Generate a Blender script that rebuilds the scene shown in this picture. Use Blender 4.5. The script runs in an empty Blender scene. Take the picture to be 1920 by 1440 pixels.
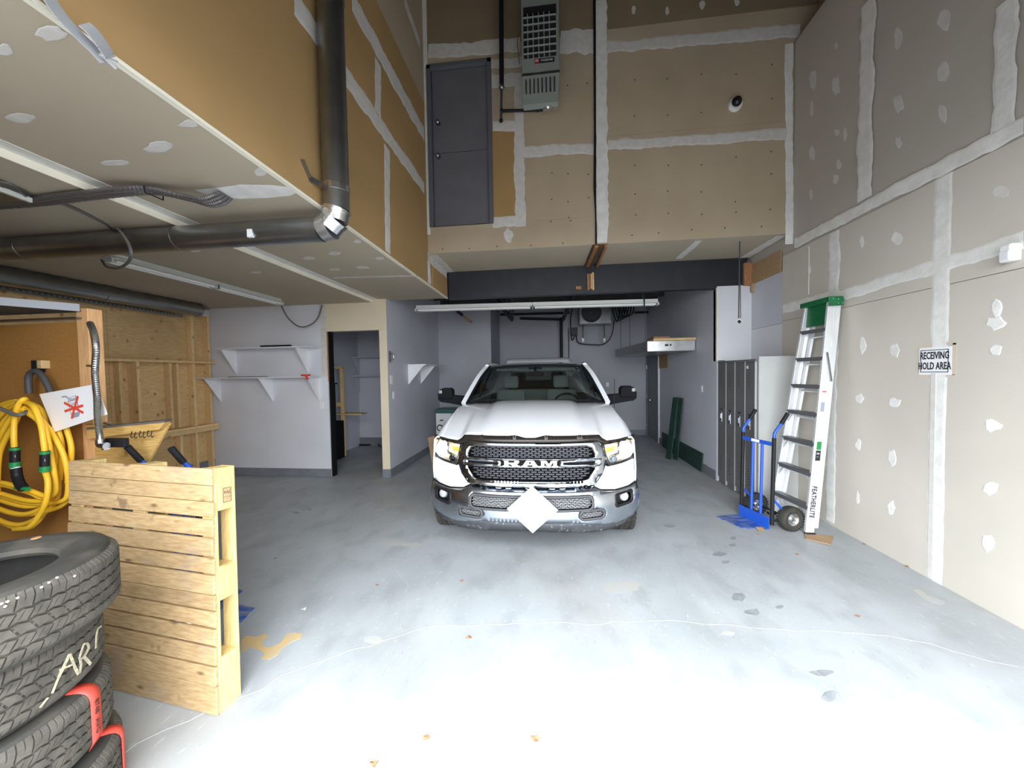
import bpy, bmesh, math, random
from mathutils import Vector, Matrix, geometry
random.seed(7)
PI = math.pi
SC = bpy.context.scene
COL = SC.collection

# ---------------------------------------------------------------- camera
F_PX, YAW, PITCH, ROLL, CAMH = 656.74, .1105, -.0307, -.016, 1.79
cy_, sy_, cp_, sp_ = math.cos(YAW), math.sin(YAW), math.cos(PITCH), math.sin(PITCH)
FW = Vector((-sy_*cp_, cy_*cp_, sp_)); R0 = Vector((cy_, sy_, 0)); U0 = R0.cross(FW)
RT = R0*math.cos(ROLL) + U0*math.sin(ROLL); UP = -R0*math.sin(ROLL) + U0*math.cos(ROLL)
EYE = Vector((0, 0, CAMH))
cam_d = bpy.data.cameras.new('camera'); cam = bpy.data.objects.new('camera', cam_d); COL.objects.link(cam)
cam_d.sensor_fit = 'HORIZONTAL'; cam_d.sensor_width = 36.0; cam_d.lens = F_PX/1920*36; cam_d.clip_start = .02; cam_d.clip_end = 300
mw = Matrix.Identity(4)
for i in range(3):
    mw[i][0], mw[i][1], mw[i][2], mw[i][3] = RT[i], UP[i], -FW[i], EYE[i]
cam.matrix_world = mw
SC.camera = cam

# ---------------------------------------------------------------- sky, light, exposure
SKY = 10.5
w = bpy.data.worlds.new('overcast_sky'); SC.world = w; w.use_nodes = True
bg = w.node_tree.nodes['Background']; bg.inputs[0].default_value = (.90, .955, 1.0, 1); 
_tc = w.node_tree.nodes.new('ShaderNodeTexCoord'); _sx = w.node_tree.nodes.new('ShaderNodeSeparateXYZ'); _mr = w.node_tree.nodes.new('ShaderNodeMapRange')
w.node_tree.links.new(_tc.outputs['Generated'], _sx.inputs[0]); w.node_tree.links.new(_sx.outputs['Z'], _mr.inputs[0])
_mr.inputs[1].default_value = 0; _mr.inputs[2].default_value = 1; _mr.inputs[3].default_value = SKY*.62; _mr.inputs[4].default_value = SKY*1.3     # overcast: brighter overhead
w.node_tree.links.new(_mr.outputs[0], bg.inputs[1])
SC.view_settings.view_transform = 'Standard'; SC.view_settings.look = 'None'
SC.view_settings.exposure = 0.55; SC.view_settings.gamma = 1.0; SC.view_settings.use_curve_mapping = False
SC.cycles.diffuse_bounces = 7; SC.cycles.max_bounces = 12; SC.cycles.sample_clamp_indirect = 8
OPX0, OPX1, OPZ, OPY = -2.3, 3.05, 3.3, .25      # the open garage door behind the camera
pl = bpy.data.lights.new('doorway_portal', 'AREA'); pl.shape = 'RECTANGLE'; pl.size = OPX1-OPX0; pl.size_y = OPZ
pl.cycles.is_portal = True
po = bpy.data.objects.new('doorway_portal', pl); COL.objects.link(po)
po.location = ((OPX0+OPX1)/2, OPY-.02, OPZ/2); po.rotation_euler = (PI/2, 0, 0)

# ---------------------------------------------------------------- helpers
def ray(x, y): return FW + RT*((x-960)/F_PX) - UP*((y-720)/F_PX)
def hit(x, y, ax, v):
    d = ray(x, y); return EYE + d*((v-EYE[ax])/d[ax])
def aX(x, y, v): return hit(x, y, 0, v)
def aY(x, y, v): return hit(x, y, 1, v)
def aZ(x, y, v=0.): return hit(x, y, 2, v)
def V(*a): return Vector(a[0] if len(a) == 1 else a)

class MB:
    """collects shapes; build() links them as ONE mesh object"""
    def __init__(s): s.v = []; s.f = []
    def add(s, vs, fs):
        o = len(s.v); s.v += [Vector(p) for p in vs]; s.f += [tuple(i+o for i in f) for f in fs]; return s
    def box(s, a, b):
        x0, y0, z0 = a; x1, y1, z1 = b
        vs = [(x, y, z) for z in (z0, z1) for y in (y0, y1) for x in (x0, x1)]
        return s.add(vs, [(0, 2, 3, 1), (4, 5, 7, 6), (0, 1, 5, 4), (2, 6, 7, 3), (0, 4, 6, 2), (1, 3, 7, 5)])
    def bar(s, p, q, w, h, up=(0, 0, 1)):
        """rectangular bar from p to q; w sideways, h along up"""
        p, q = V(p), V(q); d = (q-p).normalized(); upv = V(up)
        sd = d.cross(upv)
        if sd.length < 1e-4: sd = d.cross(V((0, 1, 0)))
        sd.normalize(); u = sd.cross(d).normalized()
        vs = [c+sd*a*w/2+u*b*h/2 for c in (p, q) for a, b in ((-1, -1), (1, -1), (1, 1), (-1, 1))]
        return s.add(vs, [(3, 2, 1, 0), (4, 5, 6, 7), (0, 1, 5, 4), (1, 2, 6, 5), (2, 3, 7, 6), (3, 0, 4, 7)])
    def tube(s, pts, r, n=10, cap=True):
        pts = [V(p) for p in pts]; rs = r if isinstance(r, (list, tuple)) else [r]*len(pts)
        prev = None; vs = []
        for i, p in enumerate(pts):
            d = (pts[min(i+1, len(pts)-1)]-pts[max(i-1, 0)]).normalized()
            if prev is None:
                a = V((0, 0, 1)) if abs(d.z) < .9 else V((1, 0, 0)); sd = d.cross(a).normalized()
            else:
                sd = (prev - d*prev.dot(d)).normalized()
            prev = sd; u = d.cross(sd)
            vs += [p+(sd*math.cos(2*PI*k/n)+u*math.sin(2*PI*k/n))*rs[i] for k in range(n)]
        fs = [(i*n+k, i*n+(k+1) % n, (i+1)*n+(k+1) % n, (i+1)*n+k) for i in range(len(pts)-1) for k in range(n)]
        if cap: fs += [tuple(range(n-1, -1, -1)), tuple((len(pts)-1)*n+k for k in range(n))]
        return s.add(vs, fs)
    def cyl(s, p, q, r, n=20): return s.tube([p, q], r, n)
    def lathe(s, prof, c, axis, n=32, closed=False):
        """prof: (radius, height along axis)"""
        c = V(c); ax = V(axis).normalized(); a = V((0, 0, 1)) if abs(ax.z) < .9 else V((1, 0, 0))
        sd = ax.cross(a).normalized(); u = ax.cross(sd); m = len(prof)
        vs = [c+ax*h+(sd*math.cos(2*PI*k/n)+u*math.sin(2*PI*k/n))*r for r, h in prof for k in range(n)]
        fs = [(i*n+k, i*n+(k+1) % n, ((i+1) % m)*n+(k+1) % n, ((i+1) % m)*n+k) for i in range(m if closed else m-1) for k in range(n)]
        return s.add(vs, fs)
    def prism(s, poly, off):
        """poly: list of 3-D points (planar); extruded by off"""
        n = len(poly); off = V(off); P = [V(p) for p in poly]
        return s.add(P+[p+off for p in P], [tuple(range(n-1, -1, -1)), tuple(range(n, 2*n))]+[(i, (i+1) % n, n+(i+1) % n, n+i) for i in range(n)])
    def ball(s, c, r, sx=1, sy=1, sz=1, n=14):
        pr = [(math.sin(PI*k/(n//2)), -math.cos(PI*k/(n//2))) for k in range(n//2+1)]
        vs = []; 
        for a, h in pr: vs += [(c[0]+r*sx*max(a, 1e-3)*math.cos(2*PI*k/n), c[1]+r*sy*max(a, 1e-3)*math.sin(2*PI*k/n), c[2]+r*sz*h) for k in range(n)]
        return s.add(vs, [(i*n+k, i*n+(k+1) % n, (i+1)*n+(k+1) % n, (i+1)*n+k) for i in range(n//2) for k in range(n)])
    def grid(s, nu, nv, fn):
        vs = [fn(i/(nu-1), j/(nv-1)) for j in range(nv) for i in range(nu)]
        return s.add(vs, [(j*nu+i, j*nu+i+1, (j+1)*nu+i+1, (j+1)*nu+i) for j in range(nv-1) for i in range(nu-1)])
    def build(s, name, mat, parent=None, local=False, smooth=False, bevel=0, solid=0, seg=2, recalc=True):
        me = bpy.data.meshes.new(name)
        org = V((0, 0, 0))
        if parent is not None and not local: org = parent.matrix_world.translation if parent.parent is None else V(parent['_org'])
        me.from_pydata([tuple(p-org) for p in s.v], [], s.f)
        if recalc:
            bm = bmesh.new(); bm.from_mesh(me); bmesh.ops.recalc_face_normals(bm, faces=bm.faces[:]); bm.to_mesh(me); bm.free()
        me.materials.append(mat)
        o = bpy.data.objects.new(name, me); COL.objects.link(o)
        if parent is not None: o.parent = parent; o['_org'] = tuple(org)
        else: o['_org'] = (0, 0, 0)
        if smooth:
            for p in me.polygons: p.use_smooth = True
            try: me.set_sharp_from_angle(angle=math.radians(38))
            except Exception: pass
        if bevel:
            b = o.modifiers.new('bevel', 'BEVEL'); b.width = bevel; b.segments = seg; b.limit_method = 'ANGLE'; b.angle_limit = math.radians(40)
        if solid:
            b = o.modifiers.new('solid', 'SOLIDIFY'); b.thickness = solid; b.offset = 0
        return o

def thing(name, label, cat, loc=(0, 0, 0), group=None, rz=0):
    o = bpy.data.objects.new(name, None); COL.objects.link(o); o.location = loc; o.rotation_euler = (0, 0, rz)
    o.empty_display_size = .1; o.matrix_world = Matrix.Translation(V(loc)) @ Matrix.Rotation(rz, 4, 'Z')
    o['label'] = label; o['category'] = cat
    if group: o['group'] = group
    return o
def tag(o, label, cat, group=None):
    o['label'] = label; o['category'] = cat
    if group: o['group'] = group
    return o
def struct(o): o['kind'] = 'structure'; return o
def stuff(o): o['kind'] = 'stuff'; return o
def copy_tree(o, parent=None):
    c = o.copy(); COL.objects.link(c)
    if parent is not None: c.parent = parent
    for ch in list(o.children): copy_tree(ch, c)
    return c
def spline(pts, n=8):
    """Catmull-Rom through points"""
    P = [V(p) for p in pts]; P = [P[0]*2-P[1]]+P+[P[-1]*2-P[-2]]; out = []
    for i in range(1, len(P)-2):
        a, b, c, d = P[i-1:i+3]
        for k in range(n):
            t = k/n; out.append(.5*((2*b)+(c-a)*t+(2*a-5*b+4*c-d)*t*t+(3*b-a-3*c+d)*t*t*t))
    out.append(P[-2]); return out
def text(name, body, size, mat, M, parent=None, extrude=.001, sx=1., sy=1., offset=0., spacing=1.0, align='CENTER'):
    cu = bpy.data.curves.new(name, 'FONT'); cu.body = body; cu.size = size; cu.extrude = extrude; cu.offset = offset
    cu.space_character = spacing; cu.align_x = align; cu.align_y = 'CENTER'; cu.resolution_u = 2; cu.materials.append(mat)
    tmp = bpy.data.objects.new(name, cu); COL.objects.link(tmp)
    me = bpy.data.meshes.new_from_object(tmp.evaluated_get(bpy.context.evaluated_depsgraph_get()))
    COL.objects.unlink(tmp); bpy.data.objects.remove(tmp)
    me.transform(Matrix.Diagonal((sx, sy, 1, 1))); me.name = name
    org = V((0, 0, 0))
    me.transform(M)
    if parent is not None and '_org' not in parent: org = parent.matrix_world.translation
    elif parent is not None: org = V(parent['_org'])
    me.transform(Matrix.Translation(-org))
    if not me.materials: me.materials.append(mat)
    o = bpy.data.objects.new(name, me); COL.objects.link(o); o['_org'] = tuple(org)
    if parent is not None: o.parent = parent
    return o
def frame(o, x, y):
    """matrix with origin o, x axis, y axis"""
    x = V(x).normalized(); y = V(y); z = x.cross(y).normalized(); y = z.cross(x)
    m = Matrix.Identity(4)
    for i in range(3): m[i][0], m[i][1], m[i][2], m[i][3] = x[i], y[i], z[i], V(o)[i]
    return m

# ---------------------------------------------------------------- materials
def mat(name, col, rough=.6, metal=0., col2=None, scale=4., stretch=(1, 1, 1), detail=4., bump=0., bscale=60., spread=(.35, .65), spec=.5, coat=0., var=0., trans=0., emit=None, alpha=None):
    m = bpy.data.materials.new(name); m.use_nodes = True; nt = m.node_tree; N = nt.nodes; L = nt.links
    b = N['Principled BSDF']; b.inputs['Base Color'].default_value = (*col, 1); b.inputs['Roughness'].default_value = rough; b.inputs['Metallic'].default_value = metal
    b.inputs['Specular IOR Level'].default_value = spec; b.inputs['Coat Weight'].default_value = coat; b.inputs['Transmission Weight'].default_value = trans
    tc = N.new('ShaderNodeTexCoord'); mp = N.new('ShaderNodeMapping'); mp.inputs['Scale'].default_value = stretch; L.new(tc.outputs['Object'], mp.inputs[0])
    src = None
    if col2 is not None:
        nz = N.new('ShaderNodeTexNoise'); nz.inputs['Scale'].default_value = scale; nz.inputs['Detail'].default_value = detail; L.new(mp.outputs[0], nz.inputs[0])
        r = N.new('ShaderNodeMapRange'); r.inputs[1].default_value = spread[0]; r.inputs[2].default_value = spread[1]; L.new(nz.outputs[0], r.inputs[0])
        mx = N.new('ShaderNodeMix'); mx.data_type = 'RGBA'; mx.inputs[6].default_value = (*col, 1); mx.inputs[7].default_value = (*col2, 1); L.new(r.outputs[0], mx.inputs[0]); src = mx.outputs[2]
        L.new(src, b.inputs['Base Color'])
    if var:
        oi = N.new('ShaderNodeObjectInfo'); hs = N.new('ShaderNodeHueSaturation'); r2 = N.new('ShaderNodeMapRange'); r2.inputs[3].default_value = 1-var; r2.inputs[4].default_value = 1+var
        L.new(oi.outputs['Random'], r2.inputs[0]); L.new(r2.outputs[0], hs.inputs['Value'])
        if src: L.new(src, hs.inputs['Color'])
        else: hs.inputs['Color'].default_value = (*col, 1)
        L.new(hs.outputs[0], b.inputs['Base Color'])
    if bump:
        n2 = N.new('ShaderNodeTexNoise'); n2.inputs['Scale'].default_value = bscale; n2.inputs['Detail'].default_value = 3; L.new(mp.outputs[0], n2.inputs[0])
        bp = N.new('ShaderNodeBump'); bp.inputs['Strength'].default_value = bump; bp.inputs['Distance'].default_value = .01; L.new(n2.outputs[0], bp.inputs['Height']); L.new(bp.outputs[0], b.inputs['Normal'])
    if emit: b.inputs['Emission Color'].default_value = (*emit[0], 1); b.inputs['Emission Strength'].default_value = emit[1]
    return m
def wood(name, c1, c2, knots=True, grain=(1, 1, 1), knot_scale=5., ks=(1, 1, 1)):
    """grain: mapping scale with the long axis small"""
    m = mat(name, c1, .7, col2=c2, scale=9., stretch=grain, detail=6, bump=.15, bscale=20, var=.10)
    nt = m.node_tree; N = nt.nodes; L = nt.links; b = N['Principled BSDF']
    if knots:
        src = b.inputs['Base Color'].links[0].from_socket
        tc = N.new('ShaderNodeTexCoord'); mp = N.new('ShaderNodeMapping'); mp.inputs['Scale'].default_value = ks
        vo = N.new('ShaderNodeTexVoronoi'); vo.inputs['Scale'].default_value = knot_scale; L.new(tc.outputs['Object'], mp.inputs[0]); L.new(mp.outputs[0], vo.inputs[0])
        r = N.new('ShaderNodeMapRange'); r.inputs[1].default_value = .05; r.inputs[2].default_value = .17; r.inputs[3].default_value = .85; r.inputs[4].default_value = 0; L.new(vo.outputs[0], r.inputs[0])
        mx = N.new('ShaderNodeMix'); mx.data_type = 'RGBA'; mx.inputs[7].default_value = (c2[0]*.35, c2[1]*.3, c2[2]*.25, 1); L.new(src, mx.inputs[6]); L.new(r.outputs[0], mx.inputs[0])
        L.new(mx.outputs[2], b.inputs['Base Color'])
    return m
M = {}
M['dry_brown'] = mat('brown_drywall', (.42, .265, .11), .9, col2=(.375, .235, .095), scale=1.5, bump=.05)
M['dry_tan'] = mat('tan_drywall', (.48, .39, .275), .9, col2=(.43, .345, .24), scale=1.2, bump=.05)
M['dry_shaded'] = mat('beige_drywall_shaded', (.50, .455, .40), .9, col2=(.46, .42, .37), scale=1.1, bump=.05)  # upper right wall: darker copy, the weak light up there painted in
M['dry_ceil'] = mat('ceiling_drywall', (.49, .425, .32), .9, col2=(.45, .385, .29), scale=1.1, bump=.05)
M['dry_lit'] = mat('beige_drywall_lit', (.61, .565, .495), .9, col2=(.56, .52, .455), scale=1.1, bump=.05)  # lower right wall: paler copy, the strong daylight low down painted in
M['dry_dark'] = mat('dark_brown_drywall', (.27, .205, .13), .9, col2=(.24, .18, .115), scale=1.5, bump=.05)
M['mud'] = mat('joint_compound', (.80, .79, .76), .85, col2=(.70, .69, .65), scale=9, bump=.25, bscale=30)
M['mud_cream'] = mat('cream_tape', (.85, .80, .66), .8, col2=(.78, .74, .63), scale=6, bump=.1)
M['mud_thin'] = mat('thin_compound', (.66, .64, .61), .85, col2=(.60, .57, .53), scale=14, bump=.15)
M['dry_cream'] = mat('cream_drywall', (.74, .64, .47), .9, col2=(.70, .60, .45), scale=2)
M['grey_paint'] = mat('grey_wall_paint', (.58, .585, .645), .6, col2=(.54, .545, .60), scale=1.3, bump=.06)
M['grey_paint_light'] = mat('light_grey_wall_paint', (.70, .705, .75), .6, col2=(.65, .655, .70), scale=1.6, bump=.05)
M['base_paint'] = mat('dark_grey_baseboard_paint', (.20, .215, .245), .5, col2=(.17, .18, .20), scale=5)
M['dark_steel'] = mat('dark_beam_paint', (.014, .015, .022), .5, col2=(.024, .025, .034), scale=6, spread=(.5, .8))
M['door_grey'] = mat('charcoal_door_paint', (.155, .155, .175), .55, col2=(.135, .135, .15), scale=3)
M['door_frame'] = mat('charcoal_frame_paint', (.12, .125, .145), .5)
M['galv'] = mat('galvanised_steel', (.34, .35, .35), .32, .95, col2=(.27, .28, .285), scale=5, bump=.02)
M['strap'] = mat('dull_strap_steel', (.45, .46, .48), .4, .35)
M['dull_steel'] = mat('dull_grey_steel', (.20, .21, .23), .5, .4)
M['galv_bright'] = mat('bright_galvanised_steel', (.75, .76, .77), .25, 1., col2=(.6, .61, .62), scale=9)
M['chrome'] = mat('chrome', (.38, .41, .46), .16, 1.)
M['bumper_chrome'] = mat('dusty_chrome', (.56, .61, .68), .24, 1., col2=(.46, .50, .55), scale=5, bump=.02)
M['black'] = mat('black_plastic', (.012, .012, .014), .5, spec=.25)
M['matt_black'] = mat('matt_black_plastic', (.010, .010, .012), .8, spec=.1)
M['black_gloss'] = mat('gloss_black', (.012, .012, .014), .15, spec=.4)
M['dark_grey'] = mat('dark_grey_plastic', (.06, .06, .065), .6)
M['roofdark'] = mat('dark_roof_deck', (.06, .055, .055), .8, col2=(.035, .035, .04), scale=3)
M['white_paint'] = mat('white_car_paint', (.80, .82, .86), .18, coat=.6, spec=.6)
M['white'] = mat('white_paint', (.78, .78, .80), .5, col2=(.73, .73, .76), scale=5)
M['white_plastic'] = mat('white_plastic', (.82, .82, .80), .4)
M['placard'] = mat('scuffed_white_board', (.85, .85, .84), .5, col2=(.76, .75, .73), scale=14, spread=(.55, .75))
M['paper'] = mat('white_paper', (.86, .86, .88), .5)
M['ink'] = mat('black_ink', (.015, .015, .02), .5)
M['red'] = mat('red_tape', (.75, .07, .05), .4)
M['red_paint'] = mat('red_ink', (.55, .05, .06), .5)
M['rubber'] = mat('tyre_rubber', (.028, .027, .025), .7, spec=.3, col2=(.042, .039, .034), scale=5, bump=.1, bscale=80)
M['rubber_in'] = mat('tyre_inner_rubber', (.02, .02, .022), .6)
M['tread'] = mat('worn_tread_rubber', (.098, .089, .074), .9, spec=.2, col2=(.060, .055, .047), scale=20, bump=.1, bscale=90)
M['pallet'] = wood('pale_pallet_wood', (.50, .345, .18), (.37, .24, .115), grain=(1, 9, 9), knot_scale=7, ks=(.6, 1, 1.6))
M['pallet_end'] = wood('yellow_pallet_wood', (.66, .50, .22), (.55, .38, .15), grain=(9, 9, 1), knot_scale=4)
M['pine'] = wood('pine_lumber', (.78, .56, .29), (.66, .44, .20), grain=(8, 8, 1), knot_scale=5)
M['pine_x'] = wood('pine_board', (.70, .50, .26), (.58, .40, .19), grain=(1, 9, 9), knot_scale=6)
M['plywood'] = wood('plywood_sheet', (.68, .47, .235), (.56, .37, .165), grain=(1, 1, 6), knot_scale=6.5, ks=(1, 1, .7))
M['ply_orange'] = wood('orange_timber', (.42, .20, .085), (.30, .14, .06), grain=(5, 5, 1), knots=False)
M['hardboard'] = mat('brown_fibreboard', (.40, .19, .045), .8, col2=(.34, .16, .036), scale=60, bump=.1)
M['board_brown'] = mat('chipboard', (.45, .30, .16), .85, col2=(.36, .23, .12), scale=50)
M['cardboard'] = mat('cardboard', (.38, .25, .14), .85, col2=(.34, .22, .12), scale=9)
M['hose'] = mat('yellow_hose_rubber', (.85, .50, .03), .42, col2=(.78, .44, .02), scale=8)
M['green'] = mat('green_plastic', (.015, .22, .06), .4)
M['ladder_green'] = mat('ladder_green_plastic', (.008, .16, .05), .4, col2=(.006, .11, .035), scale=12)
M['green_board'] = mat('dark_green_board', (.018, .055, .040), .55, col2=(.013, .042, .03), scale=6)
M['green_top'] = mat('teal_lid', (.02, .10, .09), .45)
M['blue'] = mat('blue_truck_paint', (.015, .085, .50), .38, coat=.2)
M['blue_worn'] = mat('worn_blue_paint', (.03, .09, .38), .4, col2=(.20, .24, .34), scale=7, stretch=(1, 3, 1), spread=(.42, .62))
M['alu'] = mat('aluminium', (.86, .87, .89), .38, .45, col2=(.78, .79, .81), scale=5, stretch=(6, 6, 1))
M['alu_dark'] = mat('ribbed_step_aluminium', (.20, .20, .21), .5, .6)
M['locker'] = mat('grey_locker_enamel', (.155, .15, .15), .42, col2=(.14, .135, .135), scale=3)
M['locker_trim'] = mat('light_locker_edge', (.42, .41, .41), .4)
M['heater'] = mat('grey_green_enamel', (.27, .30, .28), .45)
M['orange_wood'] = M['ply_orange']
M['glass'] = mat('tinted_windscreen', (.10, .12, .12), .03, trans=0.0)
M['amber'] = mat('amber_lens', (.9, .40, .05), .2, emit=((1, .45, .08), .7))
M['lamp'] = mat('lit_headlamp', (1, .95, .85), .3, emit=((1, .90, .72), 9))
M['lampwarm'] = mat('headlamp_bowl', (.80, .66, .48), .35, 0, emit=((1, .78, .50), .42))
M['fog'] = mat('fog_lens', (.50, .52, .55), .2, .3)
M['fabric'] = mat('grey_seat_fabric', (.42, .48, .46), .9)
M['soil'] = mat('yellow_paint_stain', (.62, .42, .16), .7, col2=(.50, .40, .26), scale=12)
M['leaf'] = mat('dry_leaf', (.32, .15, .07), .8)
M['dampstain'] = mat('dark_floor_stain', (.21, .225, .24), .5, col2=(.29, .31, .325), scale=14)
M['crackfill'] = mat('pale_crack_filler', (.425, .445, .455), .7)
M['ruststain'] = mat('tan_scuff', (.44, .42, .37), .6, col2=(.40, .42, .43), scale=10)
M['mesh_metal'] = mat('silver_grille_plastic', (.075, .075, .085), .45, .3)
M['tube_light'] = mat('unlit_fixture_enamel', (.60, .61, .58), .4)
M['cable'] = mat('grey_cable', (.13, .12, .12), .5)
M['flex'] = mat('flexible_conduit_steel', (.20, .19, .19), .45, .6)
M['brown_dark'] = mat('dark_bronze_trim', (.045, .038, .034), .3, .6)
M['clear'] = None
def glassmat(name, tint, rough=.02, mixf=.25):
    m = bpy.data.materials.new(name); m.use_nodes = True; nt = m.node_tree; N = nt.nodes; L = nt.links
    for n in list(N): N.remove(n)
    out = N.new('ShaderNodeOutputMaterial'); t = N.new('ShaderNodeBsdfTransparent'); t.inputs[0].default_value = (*tint, 1)
    g = N.new('ShaderNodeBsdfGlossy'); g.inputs['Roughness'].default_value = rough; g.inputs[0].default_value = (.9, .95, 1, 1)
    lw = N.new('ShaderNodeLayerWeight'); lw.inputs[0].default_value = .5; pw = N.new('ShaderNodeMath'); pw.operation = 'POWER'; pw.inputs[1].default_value = 4; L.new(lw.outputs['Facing'], pw.inputs[0]); fr = N.new('ShaderNodeMath'); fr.operation = 'MULTIPLY_ADD'; fr.inputs[1].default_value = .9; fr.inputs[2].default_value = .045; L.new(pw.outputs[0], fr.inputs[0])
    mx = N.new('ShaderNodeMixShader'); L.new(fr.outputs[0], mx.inputs[0]); L.new(t.outputs[0], mx.inputs[1]); L.new(g.outputs[0], mx.inputs[2]); L.new(mx.outputs[0], out.inputs[0])
    return m
M['wind'] = glassmat('windscreen_glass', (.38, .41, .40))
M['sideglass'] = glassmat('dark_side_glass', (.16, .17, .18))
M['clear'] = glassmat('clear_lens', (.93, .94, .95))

def weather(m, col, scale, lo, hi, amt):
    nt = m.node_tree; N = nt.nodes; L = nt.links; b = N['Principled BSDF']; src = b.inputs['Base Color'].links[0].from_socket
    tc = N.new('ShaderNodeTexCoord'); nz = N.new('ShaderNodeTexNoise'); nz.inputs['Scale'].default_value = scale; nz.inputs['Detail'].default_value = 6; L.new(tc.outputs['Object'], nz.inputs[0])
    r = N.new('ShaderNodeMapRange'); r.inputs[1].default_value = lo; r.inputs[2].default_value = hi; r.inputs[4].default_value = amt; L.new(nz.outputs[0], r.inputs[0])
    mx = N.new('ShaderNodeMix'); mx.data_type = 'RGBA'; mx.inputs[7].default_value = (*col, 1); L.new(src, mx.inputs[6]); L.new(r.outputs[0], mx.inputs[0]); L.new(mx.outputs[2], b.inputs['Base Color'])
weather(M['pallet'], (.30, .25, .19), 2.6, .5, .66, .75)
weather(M['pallet'], (.16, .10, .06), 9, .64, .72, .7)
weather(M['plywood'], (.40, .25, .11), 1.2, .5, .7, .5)
weather(M['rubber'], (.085, .075, .06), 7, .55, .7, .5)
def floor_mat():
    m = mat('painted_concrete', (.40, .425, .445), .5, col2=(.325, .345, .36), scale=1.3, detail=8, bump=.06, bscale=25, spread=(.38, .68))
    nt = m.node_tree; N = nt.nodes; L = nt.links; b = N['Principled BSDF']; src = b.inputs['Base Color'].links[0].from_socket
    tc = N.new('ShaderNodeTexCoord')
    def layer(src, scale, lo, hi, col, stretch=(1, 1, 1), amt=1., rot=0.):
        mp = N.new('ShaderNodeMapping'); mp.inputs['Scale'].default_value = stretch; mp.inputs['Rotation'].default_value = (0, 0, rot); L.new(tc.outputs['Object'], mp.inputs[0])
        nz = N.new('ShaderNodeTexNoise'); nz.inputs['Scale'].default_value = scale; nz.inputs['Detail'].default_value = 7; L.new(mp.outputs[0], nz.inputs[0])
        r = N.new('ShaderNodeMapRange'); r.inputs[1].default_value = lo; r.inputs[2].default_value = hi; r.inputs[4].default_value = amt; L.new(nz.outputs[0], r.inputs[0])
        mx = N.new('ShaderNodeMix'); mx.data_type = 'RGBA'; mx.inputs[7].default_value = (*col, 1); L.new(src, mx.inputs[6]); L.new(r.outputs[0], mx.inputs[0]); return mx.outputs[2]
    src = layer(src, .55, .52, .70, (.37, .355, .325), amt=.8)
    src = layer(src, 4.5, .5, .68, (.285, .30, .31), (1, .7, 1), .6, .8)
    src = layer(src, 1.9, .56, .72, (.46, .485, .50), (1, .5, 1), .6, .3)
    src = layer(src, 30, .60, .72, (.50, .53, .54), (1, .5, 1), .5, .5)
    src = layer(src, 55, .64, .70, (.24, .25, .26), (1, .6, 1), .5, -.3)
    L.new(src, b.inputs['Base Color']); return m
M['floor'] = floor_mat()

# flat irregular compound on a plane: pts are 3-D points on the wall, nrm its normal
def blob_pts(c, a, b, ang, u, v, n=11, jag=.25):
    out = []
    for k in range(n):
        t = 2*PI*k/n; r = 1+random.uniform(-jag, jag); x = a*math.cos(t)*r; y = b*math.sin(t)*r
        out.append(c + u*(x*math.cos(ang)-y*math.sin(ang)) + v*(x*math.sin(ang)+y*math.cos(ang)))
    return out
def blob(c, a, b, ang, u, v, nrm, name, m, parent, t=.002, jag=.25, n=11):
    u, v, nrm = V(u), V(v), V(nrm); P = blob_pts(V(c)+nrm*.0005, a, b, ang, u, v, n, jag); k = len(P)
    Q = [V(c)+(p-V(c))*.8+nrm*t for p in P]
    mb = MB(); mb.add(P+Q, [(i, (i+1) % k, k+(i+1) % k, k+i) for i in range(k)]+[tuple(range(k, 2*k))])
    return mb.build(name, m, parent)
def ribbon(p, q, wd, nrm, name, m, parent, t=.0025, jag=.26, step=.055, mb=None):
    p, q, nrm = V(p), V(q), V(nrm); d = q-p; Ln = d.length; d.normalize(); sd = d.cross(nrm).normalized(); n = max(2, int(Ln/step)+1); t += random.uniform(0, .0015)
    own = mb is None; mb = mb or MB(); vs = []; ja = jb = 0
    for i in range(n):
        ja = ja*.6+random.uniform(-1, 1)*jag*.6; jb = jb*.6+random.uniform(-1, 1)*jag*.6
        c = p+d*(Ln*i/(n-1)); a, b = wd/2*(1+ja), wd/2*(1+jb)
        vs += [c-sd*a+nrm*.0005, c-sd*a*.7+nrm*t, c+sd*b*.7+nrm*t, c+sd*b+nrm*.0005]
    fs = [(i*4+k, i*4+k+1, (i+1)*4+k+1, (i+1)*4+k) for i in range(n-1) for k in range(3)]
    mb.add(vs, fs)
    return mb.build(name, m, parent) if own else mb
# ================================================================ the setting
XR, XS, ZS, YU, ZU, YB, YG, XP, XRS, XL, YBK = 3.159, -1.76, 3.104, 5.008, 3.556, 5.961, 5.80, -2.80, 2.65, -6.2, 10.1
def sbox(name, a, b, m, parent=None, **k):
    o = MB().box(a, b).build(name, m, parent, **k)
    return struct(o) if parent is None else o
floor = sbox('floor', (XL-.2, OPY, -.15), (4, YBK+.2, 0), M['floor'])
M['outside'] = mat('outdoor_asphalt', (.13, .13, .135), .9, col2=(.10, .10, .105), scale=2)
sbox('driveway', (-25, -30, -.17), (25, OPY, -.02), M['outside'])
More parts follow.
